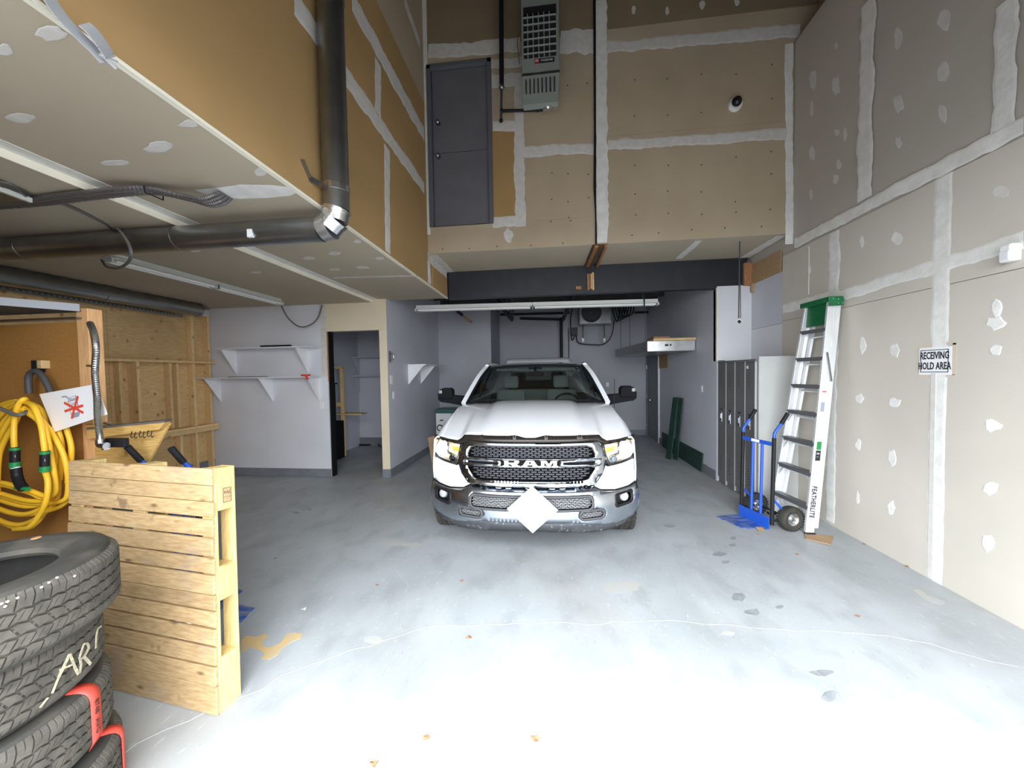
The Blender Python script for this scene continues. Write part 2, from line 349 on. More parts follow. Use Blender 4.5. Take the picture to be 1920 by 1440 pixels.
# floor marks: each one a thin patch of its own on the slab
ux, uy, uz = V(1, 0, 0), V(0, 1, 0), V(0, 0, 1)
def pblob(ax, val, px, py, hw, hh, nrm, m, parent, name='patch', ang=0., **k):
    c = hit(px, py, ax, val); a = hit(px+hw, py, ax, val); b = hit(px, py+hh, ax, val)
    u, v = {0: (uy, uz), 1: (ux, uz), 2: (ux, uy)}[ax]
    A, B = (a-c), (b-c)
    P = []; n = 11
    for i in range(n):
        t = 2*PI*i/n; r = 1+random.uniform(-.25, .25); P.append(c+A*math.cos(t)*r+B*math.sin(t)*r)
    nr = V(nrm); T = k.get('t', .002)
    Q = [c+(p-c)*.82+nr*T for p in P]; P = [p+nr*.0005 for p in P]
    mb = MB().add(P+Q, [(i, (i+1) % n, n+(i+1) % n, n+i) for i in range(n)]+[tuple(range(n, 2*n))])
    return mb.build(name, m, parent)
def fpoly(pts, m, name, t=.0012):
    P = [aZ(x, y)+uz*.0004 for x, y in pts]; k = len(P); Q = [p+uz*t for p in P]
    return MB().add(P+Q, [(i, (i+1) % k, k+(i+1) % k, k+i) for i in range(k)]+[tuple(range(k, 2*k))]).build(name, m, floor)
fpoly([(452, 1200), (462, 1192), (480, 1194), (498, 1188), (503, 1193), (492, 1204), (494, 1212), (506, 1214), (526, 1206), (538, 1188), (552, 1186), (566, 1189), (563, 1198), (548, 1203), (534, 1212), (527, 1218), (521, 1228), (505, 1237), (490, 1235), (497, 1225), (484, 1217), (466, 1214), (456, 1224), (452, 1222)], M['soil'], 'paint_stain')
fpoly([(1712, 1107), (1722, 1104), (1738, 1116), (1752, 1121), (1772, 1128), (1768, 1134), (1748, 1130), (1730, 1122)], M['ruststain'], 'floor_scuff')
for x, y, a, b in [(1385, 1119, 15, 9), (1412, 1148, 15, 6), (1349, 1039, 13, 5), (1361, 1054, 8, 3), (1374, 1022, 7, 3), (1375, 1009, 6, 3), (1255, 986, 10, 3), (1540, 1262, 22, 7), (1556, 1305, 15, 10), (1462, 1138, 8, 4), (555, 961, 7, 2), (580, 955, 5, 2)]:
    pblob(2, 0, x, y, a, b, uz, M['dampstain'], floor, 'damp_stain', t=.001)
for x, y, a, b in [(1165, 1100, 40, 13), (735, 1018, 22, 6), (775, 1021, 18, 5), (700, 1200, 16, 8), (1365, 1188, 14, 5), (1690, 1365, 22, 8)]:
    pblob(2, 0, x, y, a, b, uz, M['ruststain'], floor, 'floor_scuff', t=.0008)
def crack(pts, wd=.006):
    wd *= .45
    mb = MB(); P = [aZ(x, y) for x, y in pts]; Q = []
    for a, b in zip(P, P[1:]):
        n = max(2, int((b-a).length/.09))
        for i in range(n): Q.append(a+(b-a)*(i/n)+V(random.uniform(-.02, .02), random.uniform(-.02, .02), 0))
    Q.append(P[-1])
    for a, b in zip(Q, Q[1:]): 
        if (b-a).length > 1e-4: mb.bar(a+uz*.0005, b+uz*.0005, wd*random.uniform(.5, 1.3), .002)
    return mb.build('floor_crack', M['crackfill'], floor)
crack([(215, 1425), (300, 1372), (448, 1312), (560, 1252), (690, 1212), (780, 1180), (870, 1172), (1000, 1170), (1130, 1168), (1230, 1164), (1290, 1166), (1400, 1176), (1500, 1184), (1600, 1188)], .006)
crack([(740, 948), (758, 985), (764, 1012), (748, 1050), (746, 1068), (766, 1090), (758, 1130), (752, 1165), (757, 1185)], .008)
crack([(1205, 962), (1222, 1020), (1250, 1070), (1280, 1130), (1288, 1165)], .006)
crack([(1600, 1188), (1700, 1196), (1790, 1222), (1910, 1250)], .008)
crack([(1288, 1166), (1330, 1210), (1380, 1262), (1420, 1345)], .003)
crack([(1480, 1215), (1560, 1290), (1620, 1340)], .003)

# right wall
wr = sbox('wall_right', (XR+.02, OPY-.2, 0), (XR+.72, YG+.4, 6.0), M['dry_shaded'])
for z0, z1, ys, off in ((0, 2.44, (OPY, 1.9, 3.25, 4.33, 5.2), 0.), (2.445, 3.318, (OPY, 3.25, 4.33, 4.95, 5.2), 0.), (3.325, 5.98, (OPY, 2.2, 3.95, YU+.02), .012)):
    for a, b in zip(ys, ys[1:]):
        sbox('drywall_panel', (XR+off, a+.001, z0), (XR+.022, b-.001, z1), M['dry_shaded' if z0 > 3 else 'dry_lit'], wr)
for a, b, z0, z1, m in ((5.205, 6.0, 2.42, 3.12, 'grey_paint'), (5.205, 6.0, 1.9, 2.415, 'grey_paint_light'), (5.205, 6.0, 0, 1.9, 'grey_paint_light')):
    sbox('drywall_panel', (XR+.003, a, z0), (XR+.022, b, z1), M[m], wr)
def tapeX(a0, a1, b0, b1, parent, X=XR, n=(-1, 0, 0), m='mud', **k):
    p0, p1, q0, q1 = [aX(*p, X) for p in (a0, a1, b0, b1)]
    return tape3(p0, p1, q0, q1, n, m, parent, **k)
def tape3(p0, p1, q0, q1, n, m, parent, **k):
    p, q = (p0+p1)/2, (q0+q1)/2; d = (q-p).normalized(); sd = d.cross(V(n)).normalized()
    wd = (abs((p1-p0).dot(sd))+abs((q1-q0).dot(sd)))/2
    return ribbon(p, q, wd, n, 'joint_tape', M[m], parent, **k)
tapeX((1615, 0), (1643, 0), (1606, 378), (1632, 372), wr)
tapeX((1865, 0), (1912, 0), (1860, 245), (1905, 230), wr)
tapeX((1920, 218), (1920, 250), (1490, 446), (1490, 466), wr)
tapeX((1920, 432), (1920, 464), (1574, 546), (1574, 566), wr)
tapeX((1574, 543), (1574, 560), (1468, 570), (1468, 588), wr)
tapeX((1752, 335), (1787, 325), (1735, 1088), (1766, 1095), wr, jag=.1)
tapeX((1744, 700), (1758, 700), (1738, 1085), (1750, 1085), wr, m='mud_thin', jag=.06, t=.004)
tapeX((1557, 437), (1574, 432), (1546, 975), (1566, 980), wr)
tapeX((1516, 462), (1518, 462), (1515, 552), (1517, 552), wr, m='mud_cream', jag=.02)
for x, y, a, b in [(970, 360, 15, 45), (1075, 390, 18, 45), (965, 490, 8, 35), (1078, 595, 12, 18), (1115, 605, 10, 38), (967, 685, 12, 38), (1085, 738, 12, 22), (1073, 808, 14, 22), (962, 872, 8, 24), (1355, 172, 22, 48), (1355, 465, 25, 40), (1355, 640, 16, 26), (1560, 90, 32, 46), (1557, 325, 28, 48), (1555, 510, 22, 44), (1075, 207, 8, 18), (1345, 1070, 25, 32), (1190, 1090, 10, 26), (1815, 865, 38, 28), (1800, 1385, 26, 40), (955, 1215, 8, 16)]:
    pblob(0, XR+(.012 if y < 1000-(x-950)*.5 else 0), 1120+x/2.4, y/2.4, a/2.4, b/2.4, (-1, 0, 0), M['mud_thin' if y < 900 else 'mud'], wr, 'mud_patch')
for x, y, a, b in [(717, 158, 22, 32), (712, 218, 40, 25), (715, 322, 26, 24), (200, 305, 14, 32), (325, 322, 20, 28), (187, 508, 18, 20), (325, 525, 25, 18), (700, 612, 36, 24), (184, 687, 12, 22), (314, 738, 16, 30), (692, 857, 34, 28), (182, 892, 7, 24), (312, 930, 15, 26), (684, 1065, 26, 34)]:
    pblob(0, XR, 1520+x/2.0575, 500+y/2.0575, a/2.0575, b/2.0575, (-1, 0, 0), M['mud'], wr, 'mud_patch', t=.003)

# upper back wall with the high door
DX0, DX1, DZ0, DZ1 = -1.72, -.78, 3.93, 6.22
wb = struct(MB().box((XS, YU+.015, ZU), (DX0, YU+.2, 8)).box((DX1, YU+.015, ZU), (XR+.6, YU+.2, 8)).box((DX0, YU+.015, ZU), (DX1, YU+.2, DZ0)).box((DX0, YU+.015, DZ1), (DX1, YU+.2, 8)).build('wall_back_upper', M['dry_tan']))
def panel_y(x0, x1, z0, z1, m, y=YU): return sbox('drywall_panel', (x0+.001, y, z0+.001), (x1-.001, YU+.018, z1-.001), M[m], wb)
zt = lambda px, py: aY(px, py, YU).z
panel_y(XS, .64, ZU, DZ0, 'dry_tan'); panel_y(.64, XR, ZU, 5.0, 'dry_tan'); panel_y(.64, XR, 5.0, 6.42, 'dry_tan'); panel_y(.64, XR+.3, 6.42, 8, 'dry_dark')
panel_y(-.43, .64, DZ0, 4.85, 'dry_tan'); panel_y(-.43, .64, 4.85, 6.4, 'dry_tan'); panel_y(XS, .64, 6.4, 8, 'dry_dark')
panel_y(DX1, -.43, 4.0, 5.3, 'dry_brown'); panel_y(DX1, -.43, 5.3, 6.4, 'dry_tan'); panel_y(XS, DX1, DZ1, 6.4, 'dry_tan')
def tapeY(a0, a1, b0, b1, m='mud_thin', Y=YU, n=(0, -1, 0), **k):
    p0, p1, q0, q1 = [aY(*p, Y) for p in (a0, a1, b0, b1)]
    return tape3(p0, p1, q0, q1, n, m, wb, **k)
tapeY((803, 84), (803, 110), (975, 72), (975, 98)); tapeY((1050, 55), (1050, 104), (1116, 55), (1116, 100)); tapeY((1139, 78), (1139, 100), (1500, 44), (1500, 68))
tapeY((1115, 0), (1137, 0), (1119, 455), (1141, 455), m='mud'); tapeY((980, 275), (980, 293), (1116, 266), (1116, 289)); tapeY((1140, 262), (1140, 281), (1475, 241), (1475, 262))
tapeY((963, 137), (981, 137), (966, 425), (985, 425)); tapeY((924, 406), (924, 427), (985, 404), (985, 423)); tapeY((924, 226), (924, 247), (965, 226), (965, 245)); tapeY((921, 112), (921, 128), (980, 106), (980, 128)); tapeY((922, 138), (922, 168), (965, 138), (965, 160))
tapeY((1472, 82), (1487, 82), (1474, 458), (1487, 458), m='mud'); tapeY((790, 0), (800, 0), (799, 440), (807, 440), m='mud', jag=.1)
for x, y, a, b in [(953, 441, 9, 13), (1188, 18, 4, 9), (1251, 20, 4, 9), (1317, 8, 5, 9), (1382, 4, 5, 7), (808, 372, 3, 4)]: pblob(1, YU, x, y, a, b, (0, -1, 0), M['mud_thin'], wb, 'mud_patch')
sd = MB()
for (x0, y0) in [(1190, 150), (1251, 148), (1315, 139), (1380, 139), (1447, 121), (1190, 218), (1252, 216), (1315, 211), (1447, 185), (1190, 310), (1253, 310), (1315, 309), (1380, 294), (1446, 284), (1446, 326), (1191, 364), (1252, 359), (1315, 360), (1379, 378), (1444, 393), (1192, 403), (1253, 400), (1316, 402), (1380, 398), (1185, 441), (1235, 437), (1297, 431), (1359, 427), (1428, 425), (1035, 324), (1065, 326), (1103, 327), (1034, 374), (1065, 378), (1104, 371), (1033, 415), (1066, 408), (1070, 414), (1064, 160), (1101, 156), (830, 467), (880, 466), (932, 462), (995, 460), (1055, 456)]:
    c = aY(x0, y0, YU); sd.cyl(c+V(0, .002, 0), c+V(0, -.0015, 0), .010, 8)
stuff(sd.build('screw_heads', M['dark_grey'], wb))
d1 = struct(sbox('door_1', (DX0+.02, YU+.05, DZ0+.01), (DX1-.02, YU+.09, DZ1-.02), M['door_grey']))
MB().box((DX0, YU-.02, DZ0), (DX0+.06, YU+.12, DZ1)).box((DX1-.06, YU-.02, DZ0), (DX1, YU+.12, DZ1)).box((DX0, YU-.02, DZ1-.06), (DX1, YU+.12, DZ1)).build('door_frame', M['door_frame'], d1, bevel=.004)
for a, b in ((DZ0+.02, 4.99), (5.0, DZ1-.07)): sbox('door_panel', (DX0+.065, YU+.03, a), (DX1-.065, YU+.055, b), M['door_grey'], d1, bevel=.004)
for px, py in ((822, 232), (822, 294)):
    c = aY(px, py, YU+.02); MB().lathe([(0, 0), (.03, 0), (.03, .008), (.012, .012), (.012, .035), (.028, .05), (.03, .065), (.018, .08), (0, .082)], c+V(0, .01, 0), (0, -1, 0), 18).build('door_knob', M['chrome'], d1, smooth=True)

# high left wall over the loft room (drops to the low ceiling)
wl = sbox('wall_left_upper', (XS-.12, OPY-.2, ZS+.003), (XS-.012, YB+.02, 8), M['dry_brown'])
for a, b, z0, z1 in ((OPY, 2.5, ZS+.01, 4.5), (2.5, 3.62, ZS+.01, 4.5), (3.62, YU-.001, ZS+.01, 4.5), (YU+.2, YB, ZS+.01, ZU-.01), (OPY, 2.6, 4.5, 5.7), (2.6, YU, 4.5, 5.7), (OPY, YU, 5.7, 8)):
    sbox('drywall_panel', (XS-.014, a+.001, z0+.001), (XS, b-.001, z1-.001), M['dry_brown' if z1 < 5.8 else 'dry_tan'], wl)
tX = lambda *a, **k: tapeX(*a, wl, XS, (1, 0, 0), 'mud_thin', **k)
tX((533, 0), (567, 0), (795, 342), (795, 364)); tX((650, 0), (668, 0), (795, 238), (795, 268)); tX((702, 108), (715, 125), (704, 205), (714, 225)); tX((719, 267), (731, 285), (723, 470), (732, 478)); tX((754, 0), (762, 0), (787, 75), (787, 88))
tapeX((801, 492), (807, 492), (803, 530), (808, 534), wl, XS, (1, 0, 0), 'mud')
tapeX((800, 470), (803, 492), (836, 508), (838, 522), wl, XS, (1, 0, 0), 'mud_thin')
MB().box((XS-.002, OPY, ZS-.006), (XS+.004, YB, ZS+.012)).build('corner_bead', M['mud_cream'], wl)
MB().box((XS-.028, OPY, ZS-.006), (XS-.004, YB, ZS+.001)).build('edge_tape', M['mud_cream'], wl)

# low ceiling on the left, its left half one board lower
cl = struct(MB().box((XL-.2, OPY-.2, ZS+.001), (XS-.02, YG+.15, ZS+.15)).build('ceiling', M['dry_ceil']))
XT = -3.06
sbox('dropped_panel', (XL-.1, OPY, ZS-.05), (XT, YG, ZS), M['dry_ceil'], cl)
MB().box((XT, OPY, ZS-.052), (XT+.008, YG, ZS-.001)).build('edge_strip', M['mud_cream'], cl)
MB().box((XT, OPY, ZS-.004), (XT+.11, YG, ZS)).build('edge_compound', M['mud'], cl)
def cblob(x, y, a, b, m='mud_thin', z=ZS): 
    z = ZS-.052 if aZ(x, y, ZS).x < XT else ZS
    pblob(2, z, x, y, a, b, (0, 0, -1), M[m], cl, 'mud_patch')
for x, y, a, b in [(225, 150, 80, 30), (20, 225, 40, 26), (90, 530, 78, 22), (852, 557, 46, 20), (715, 662, 62, 24), (520, 733, 58, 14), (1170, 775, 30, 18), (1610, 1087, 18, 9), (1510, 1140, 30, 8), (1390, 1162, 28, 7), (1710, 1163, 25, 6), (1505, 1212, 22, 6), (1632, 1203, 28, 7), (880, 1130, 25, 6), (1150, 1225, 30, 5)]:
    cblob(x/2.4, y/2.4, a/2.4, b/2.4)
cblob(465, 360, 92, 12, 'mud')
for a0, b0, wd in (((300, 500), (500, 494), .06), ((625, 521), (783, 517), .07), ((340, 546), (622, 538), .05)):
    z = ZS-.052 if aZ(*b0, ZS).x < XT-.2 else ZS
    ribbon(aZ(*a0, z), aZ(*b0, z), wd, (0, 0, -1), 'joint_tape', M['mud_thin'], cl)
# ceiling behind the upper wall
c2 = sbox('ceiling_rear', (XS, YU+.2, ZU+.001), (XR+.2, YB+.05, ZU+.12), M['dry_ceil'])
MB().box((XS, YU-.001, ZU-.002), (.66, YU+.2, ZU+.002)).box((.80, YU-.001, ZU-.002), (XR, YU+.2, ZU+.002)).build('bulkhead_underside', M['dry_ceil'], c2)
ribbon(aZ(1273, 485, ZU), aZ(1311, 451, ZU), .10, (0, 0, -1), 'joint_tape', M['mud'], c2)
ribbon(V(XS+.06, YU+.05, ZU), V(XS+.06, YB, ZU), .13, (0, 0, -1), 'joint_tape', M['mud_thin'], c2)
ribbon(V(XR-.09, YU+.05, ZU), V(XR-.09, YB, ZU), .15, (0, 0, -1), 'joint_tape', M['mud'], c2)
sbox('roof_deck', (XL-.3, OPY-.3, 8), (4.2, YU+.3, 8.15), M['roofdark'])
sbox('wall_right_high', (XR+.55, OPY-.2, 5.9), (XR+.7, YU+.2, 8), M['roofdark'])
sbox('wall_front_left', (XL-.2, OPY-.2, 0), (OPX0, OPY, 8), M['dry_tan'])
sbox('wall_front_right', (OPX1, OPY-.2, 0), (XR+.7, OPY, 8), M['dry_tan'])
sbox('wall_front_top', (OPX0, OPY-.2, OPZ), (OPX1, OPY, 8), M['dry_tan'])

# grey partition wall at the back left with its doorway
OX0, OX1, OZ = -3.905, -2.94, 2.575
wg = struct(MB().box((XL, YG, 0), (OX0, YG+.12, ZS+.2)).box((OX0, YG, OZ), (OX1, YG+.12, ZS+.2)).box((OX1, YG, 0), (XP, YG+.12, ZS+.2)).build('wall_grey_left', M['grey_paint']))
for x0, x1, z0, z1, m in ((XL, -5.12, .14, 1.79, 'grey_paint_light'), (-5.118, OX0, .14, 1.79, 'grey_paint_light'), (XL, OX0-.12, 1.793, ZS, 'grey_paint_light'), (OX0-.12, OX0, 1.793, ZS, 'mud_thin'), (OX0, XP, OZ, ZS, 'dry_cream'), (OX1, XP, .12, OZ, 'dry_cream')):
    sbox('drywall_panel', (x0+.0008, YG-.012, z0+.0008), (x1-.0008, YG+.002, z1-.0008), M[m], wg)
MB().box((OX0-.002, YG+.012, .0), (OX0+.03, YG+.125, OZ)).build('door_jamb', M['matt_black'], wg)
MB().box((OX0-.002, YG-.014, 1.7), (OX0+.008, YG+.012, OZ)).build('jamb_edge', M['ply_orange'], wg)
struct(MB().box((XL, YG-.024, 0), (OX0, YG, .14)).build('baseboard_left', M['base_paint'], bevel=.004))
struct(MB().box((OX1, YG-.024, 0), (XP+.012, YG, .15)).box((XP, YG-.024, 0), (XP+.014, 8.55, .15)).build('baseboard_passage', M['base_paint'], bevel=.004))
wp = sbox('wall_passage_left', (XP-.12, YG+.12, 0), (XP, 8.62, 3.8), M['grey_paint'])
# outer shell: unseen, added round these rooms to stop light leaking in
M['shell'] = mat('leak_cover', (.25, .25, .25), .9)
sbox('roof_leak_cover', (XL-.8, OPY-.2, 8.2), (4.6, 11.0, 8.35), M['shell']); sbox('wall_leak_cover_left', (XL-.8, OPY-.2, 0), (XL-.65, 11.0, 8.2), M['shell']); sbox('wall_leak_cover_right', (4.45, OPY-.2, 0), (4.6, 11.0, 8.2), M['shell']); sbox('wall_leak_cover_rear', (XL-.8, 10.85, 0), (4.6, 11.0, 8.2), M['shell'])
sbox('wall_leak_cover_front', (XL-.8, OPY-.35, 0), (XL-.2, OPY-.2, 8.35), M['shell']); sbox('wall_leak_cover_front_right', (XR+.7, OPY-.35, 0), (4.6, OPY-.2, 8.35), M['shell']); sbox('wall_leak_cover_front_top', (XL-.8, OPY-.35, 7.8), (4.6, OPY-.2, 8.35), M['shell'])
# small store room behind the doorway
sbox('wall_store_back', (XL, 8.5, 0), (XP-.12, 8.6, 3.3), M['grey_paint'])
sbox('wall_store_left', (-5.0, YG+.12, 0), (-4.9, 8.5, 3.3), M['grey_paint'])
sbox('ceiling_store', (XL, YG+.12, 3.15), (XP-.118, 8.5, 3.25), M['dark_grey'])
struct(MB().box((-4.9, 8.47, 0), (XP-.12, 8.5, .2)).build('baseboard_store', M['base_paint']))
M['locker_end'] = mat('pale_end_board', (.50, .50, .485), .7, col2=(.46, .46, .45), scale=3)
M['grey_shaded'] = mat('grey_wall_shaded', (.40, .405, .445), .6, col2=(.36, .365, .40), scale=1.3, bump=.06)  # grey wall paint darkened: dimness of the rear bay put into the colour
# rear walls of the bay
wk = struct(MB().box((XP-.12, 8.6, 0), (-1.46, 8.72, 3.9)).box((-1.58, 8.72, 0), (-1.46, YBK, 3.9)).box((-1.46, YBK, 0), (XRS+.2, YBK+.12, 3.9)).build('wall_rear', M['grey_shaded']))
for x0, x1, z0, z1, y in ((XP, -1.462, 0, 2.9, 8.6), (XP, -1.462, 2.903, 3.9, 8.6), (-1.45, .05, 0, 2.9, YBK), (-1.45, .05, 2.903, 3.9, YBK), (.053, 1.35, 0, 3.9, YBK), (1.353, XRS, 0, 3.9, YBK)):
    sbox('drywall_panel', (x0+.001, y-.012, z0+.001), (x1-.001, y+.002, z1-.001), M['grey_shaded'], wk)
struct(MB().box((XP, 8.565, 0), (-1.46, 8.59, .15)).box((-1.45, YBK-.035, 0), (XRS, YBK-.012, .15)).build('baseboard_rear', M['base_paint']))
wq = struct(MB().box((XRS, 5.95, 0), (XRS+.12, 6.12, 3.09)).box((XRS, 6.12, 0), (XRS+.12, YBK+.1, 3.8)).build('wall_passage_right', M['grey_paint']))
struct(MB().box((XRS-.015, 5.96, 0), (XRS, 9.25, .15)).build('baseboard_right', M['base_paint']))
wa = struct(MB().box((XRS, 5.95, 1.93), (XR+.02, 6.07, 3.12)).build('wall_above_lockers', M['white']))
sbox('drywall_panel', (XRS-.002, 5.935, 1.94), (XR, 5.951, 3.1), M['grey_paint_light'], wa)
MB().box((XRS-.012, 5.93, 1.93), (XRS+.004, 5.97, 3.1)).build('corner_bead', M['mud_cream'], wa)
we = struct(MB().box((XRS+.03, 4.86, 0), (XR, 4.885, 1.955)).build('wall_locker_end', M['locker_end']))
sbox('deck_rear', (XP-.2, YB+.14, 3.66), (XR+.3, YBK+.2, 4.0), M['roofdark'])
for k in range(7): struct(MB().box((XP+.1, 6.5+k*.5, 3.52), (XRS-.02, 6.54+k*.5, 3.659)).build('trim_%d' % (k+1), M['roofdark']))
# back door in the right passage wall
d2 = sbox('door_2', (XRS-.012, 8.98, .02), (XRS+.004, 9.98, 2.13), M['door_grey'])
d2.data.materials[0] = M['base_paint']
MB().box((XRS-.03, 8.93, 0), (XRS+.01, 8.98, 2.2)).build('door_frame', M['white'], d2); MB().box((XRS-.03, 9.98, 0), (XRS+.01, 10.04, 2.2)).box((XRS-.03, 8.93, 2.14), (XRS+.01, 10.04, 2.2)).build('door_frame', M['base_paint'], d2)
c = aX(1222, 750, XRS-.02); MB().lathe([(0, 0), (.03, 0), (.03, .01), (.012, .015), (.012, .03), (.03, .045), (.025, .07), (0, .075)], V(XRS-.012, c.y, c.z), (-1, 0, 0), 16).build('door_knob', M['chrome'], d2, smooth=True)
for z in (.3, 1.1, 1.9): MB().cyl((XRS-.03, 9.97, z-.05), (XRS-.03, 9.97, z+.05), .01, 8).build('hinge', M['galv_bright'], d2)

# left timber wall: plywood sheets behind a lumber frame
wt = sbox('wall_left', (XL-.15, OPY-.2, 0), (XL-.02, YG+.1, ZS+.1), M['plywood'])
for a, b in ((1.9, 3.1), (3.1, 4.3), (4.3, 5.79)):
    for z0, z1 in ((0, 2.0), (2.0, 3.03)): sbox('plywood_sheet', (XL-.022, a+.002, z0+.002), (XL-.002, b-.002, z1-.002), M['plywood'], wt)
yx = lambda px: aX(px, 740, -6.12).y
def stud(px0, px1, z0, z1, xo=-6.10, dp=.09): 
    y = (yx(px0)+yx(px1))/2; MB().box((xo-dp, y-.021, z0), (xo, y+.021, z1)).build('stud', M['pine'], wt, bevel=.003)
stud(357, 371, 0, 2.9); stud(386, 400, 0, 2.92, -6.09, .11); stud(314, 326, .98, 2.04); stud(327, 340, .98, 2.04); stud(217, 236, .98, 2.04); stud(243, 262, .98, 2.06, -6.04, .15); stud(186, 191, .98, 2.04); stud(330, 340, 0, .93); stud(262, 275, 0, .93)
for z, z2 in ((2.045, 2.085), (.93, .97)): MB().box((-6.19, 3.3, z), (-6.03, 5.74, z2)).build('rail', M['pine'], wt, bevel=.003)
MB().box((-6.05, 3.3, .86), (-6.012, 5.74, .93)).build('rail', M['pine'], wt, bevel=.003)
struct(MB().box((XL, 3.2, 0), (XL+.02, YG, .3)).build('baseboard_timber', M['base_paint']))
# ================================================================ steel beam, ducts, pipes
t = thing('steel_beam', 'dark painted steel beam spanning above the pickup truck', 'beam', (0.7, YB+.06, 3.1))
BX0, BX1 = XS+.02, 3.12
MB().box((BX0, YB+.05, 3.10), (BX1, YB+.07, 3.55)).build('web', M['dark_steel'], t)
MB().box((BX0, YB, 3.095), (BX1, YB+.13, 3.115)).build('lower_flange', M['dark_steel'], t); MB().box((BX0, YB, 3.535), (BX1, YB+.13, 3.553)).build('upper_flange', M['dark_steel'], t)
MB().box((BX0+.0, YB-.002, 3.112), (BX1-.05, YB+.05, 3.538)).build('cover_plate', M['dark_steel'], t)
# ceiling slot with split timber; a dark board paints in the shaded recess
M['slot_dark'] = mat('slot_shade_brown', (.07, .045, .028), .8, col2=(.16, .09, .045), scale=5)
t = thing('timber_blocking', 'splintered timber packed in the ceiling slot in front of the dark beam', 'timber', (.67, 5.5, 3.5))
MB().bar((.70, YU, ZU-.005), (.67, YB, ZU-.005), .20, .008).build('slot_shade_board', M['slot_dark'], t)
MB().bar((.655, YU+.02, ZU-.02), (.63, YB, ZU-.02), .05, .03).build('joist', M['ply_orange'], t)
MB().box((.765, YU+.01, 3.51), (.80, 5.95, 3.55)).build('side_board', M['ply_orange'], t, bevel=.004)
c0, c1 = aY(1101, 514, YB-.03), aY(1113, 545, YB-.03)
for k in range(4): 
    x = c0.x+(c1.x-c0.x)*(k+.5)/4; MB().bar((x, YB-.03, c0.z+random.uniform(-.01, .03)), (x+.005, YB-.03, c1.z+random.uniform(0, .03)), .032, .045, (0, 1, 0)).build('splintered_board', M['pine'] if k > 1 else M['ply_orange'], t)
stuff(MB().tube(spline([(.69, 5.1, 3.5), (.66, 5.4, 3.46), (.7, 5.6, 3.5), (.64, 5.8, 3.45), (.66, 5.9, 3.4)]), .008, 6).tube(spline([(.66, 5.1, 3.48), (.70, 5.3, 3.44), (.66, 5.55, 3.47), (.69, 5.9, 3.42)]), .007, 6).build('cable_bundle', M['dark_grey'], t))
tag(MB().box((.43, YB-.06, 3.155), (.52, YB-.003, 3.205)).build('timber_offcut', M['ply_orange'], bevel=.003), 'small orange timber offcut on the flange of the dark beam', 'timber')
t = thing('timber_packer', 'orange timber packing at the right end of the dark beam', 'timber', (3.0, YB-.05, 3.1))
a, b = aY(1395, 493, YB-.04), aY(1406, 535, YB-.04); MB().box((a.x, YB-.05, b.z), (a.x+.12, YB-.004, a.z)).build('post', M['ply_orange'], t, bevel=.004)
MB().box((a.x+.122, YB-.03, b.z-.0), (XR-.005, YB-.004, a.z+.02)).build('board', M['ply_orange'], t, bevel=.003)
MB().box((XR-.012, 5.22, 3.12), (XR-.001, YB-.04, 3.42)).build('plywood_side', M['board_brown'], t)
a, b = aY(1408, 531, YB-.07), aY(1418, 548, YB-.07); MB().box((a.x, YB-.09, b.z), (b.x, YB-.052, a.z)).build('hanging_block', M['board_brown'], t)

def ringed(mb, p, q, r, n=28): mb.tube([p, q], r, n)
t = thing('galvanised_duct', 'galvanised round duct dropping down the loft wall and turning left under the ceiling', 'duct', (-1.59, 2.63, 2.94))
DR, DC = .095, V(-1.65, 2.62, 2.95)
for z0, z1 in ((3.20, 4.7), (4.72, 6.2), (6.22, 7.9)): 
    MB().tube([(DC.x, DC.y, z0), (DC.x, DC.y, z1)], DR, 36).build('duct_section', M['galv'], t, smooth=True)
    MB().tube([(DC.x, DC.y, z1-.02), (DC.x, DC.y, z1+.02)], DR+.006, 36).build('joint_ring', M['galv'], t, smooth=True)
R_ = .13; CE = V(DC.x-R_, DC.y, DC.z+R_)
el = [V(DC.x, DC.y, 3.21), V(DC.x, DC.y, DC.z+R_)]+[CE+V(R_*math.cos(a), 0, -R_*math.sin(a)) for a in (PI/8*1.0, PI/8*3.0)]+[V(DC.x-R_, DC.y, DC.z), V(DC.x-R_-.08, DC.y, DC.z)]
ang = [0, PI/6, PI/3, PI/2]
el = [V(DC.x, DC.y, DC.z+R_)]+[CE+V((R_)*math.cos(a), 0, -(R_)*math.sin(a)) for a in (PI/6, PI/3)]+[V(DC.x-R_, DC.y, DC.z)]
for k in range(3): 
    d = (el[k+1]-el[k]).normalized()
    MB().tube([el[k]-d*.005, el[k+1]+d*.005], DR+.002*(k % 2), 36).build('elbow_gore', M['galv_bright'], t, smooth=True)
    MB().tube([el[k]-d*.012+d*.0, el[k]+d*.012], DR+.008, 36).build('elbow_seam', M['galv_bright'], t, smooth=True)
MB().tube([(DC.x, DC.y, DC.z+R_), (DC.x, DC.y, 3.2)], DR-.001, 36).build('duct_collar', M['galv'], t, smooth=True)
for x0, x1 in ((DC.x-R_, -3.05), (-3.08, -4.55), (-4.58, -6.05)):
    MB().tube([(x0, DC.y, DC.z), (x1, DC.y, DC.z-.0)], DR, 36).build('duct_section', M['galv'], t, smooth=True)
    MB().tube([(x1+.02, DC.y, DC.z), (x1-.03, DC.y, DC.z)], DR+.002, 36).build('joint_ring', M['galv'], t, smooth=True)
MB().tube([(DC.x, DC.y, 3.22), (DC.x, DC.y, 3.27)], DR+.004, 36).build('strap', M['galv_bright'], t, smooth=True)
MB().bar((DC.x-.06, DC.y-.09, 3.245), (XS+.01, DC.y-.17, 3.25), .003, .04).bar((XS+.01, DC.y-.17, 3.25), (XS+.01, DC.y-.25, 3.34), .003, .04, (1, 0, 0)).build('strap_end', M['galv'], t)
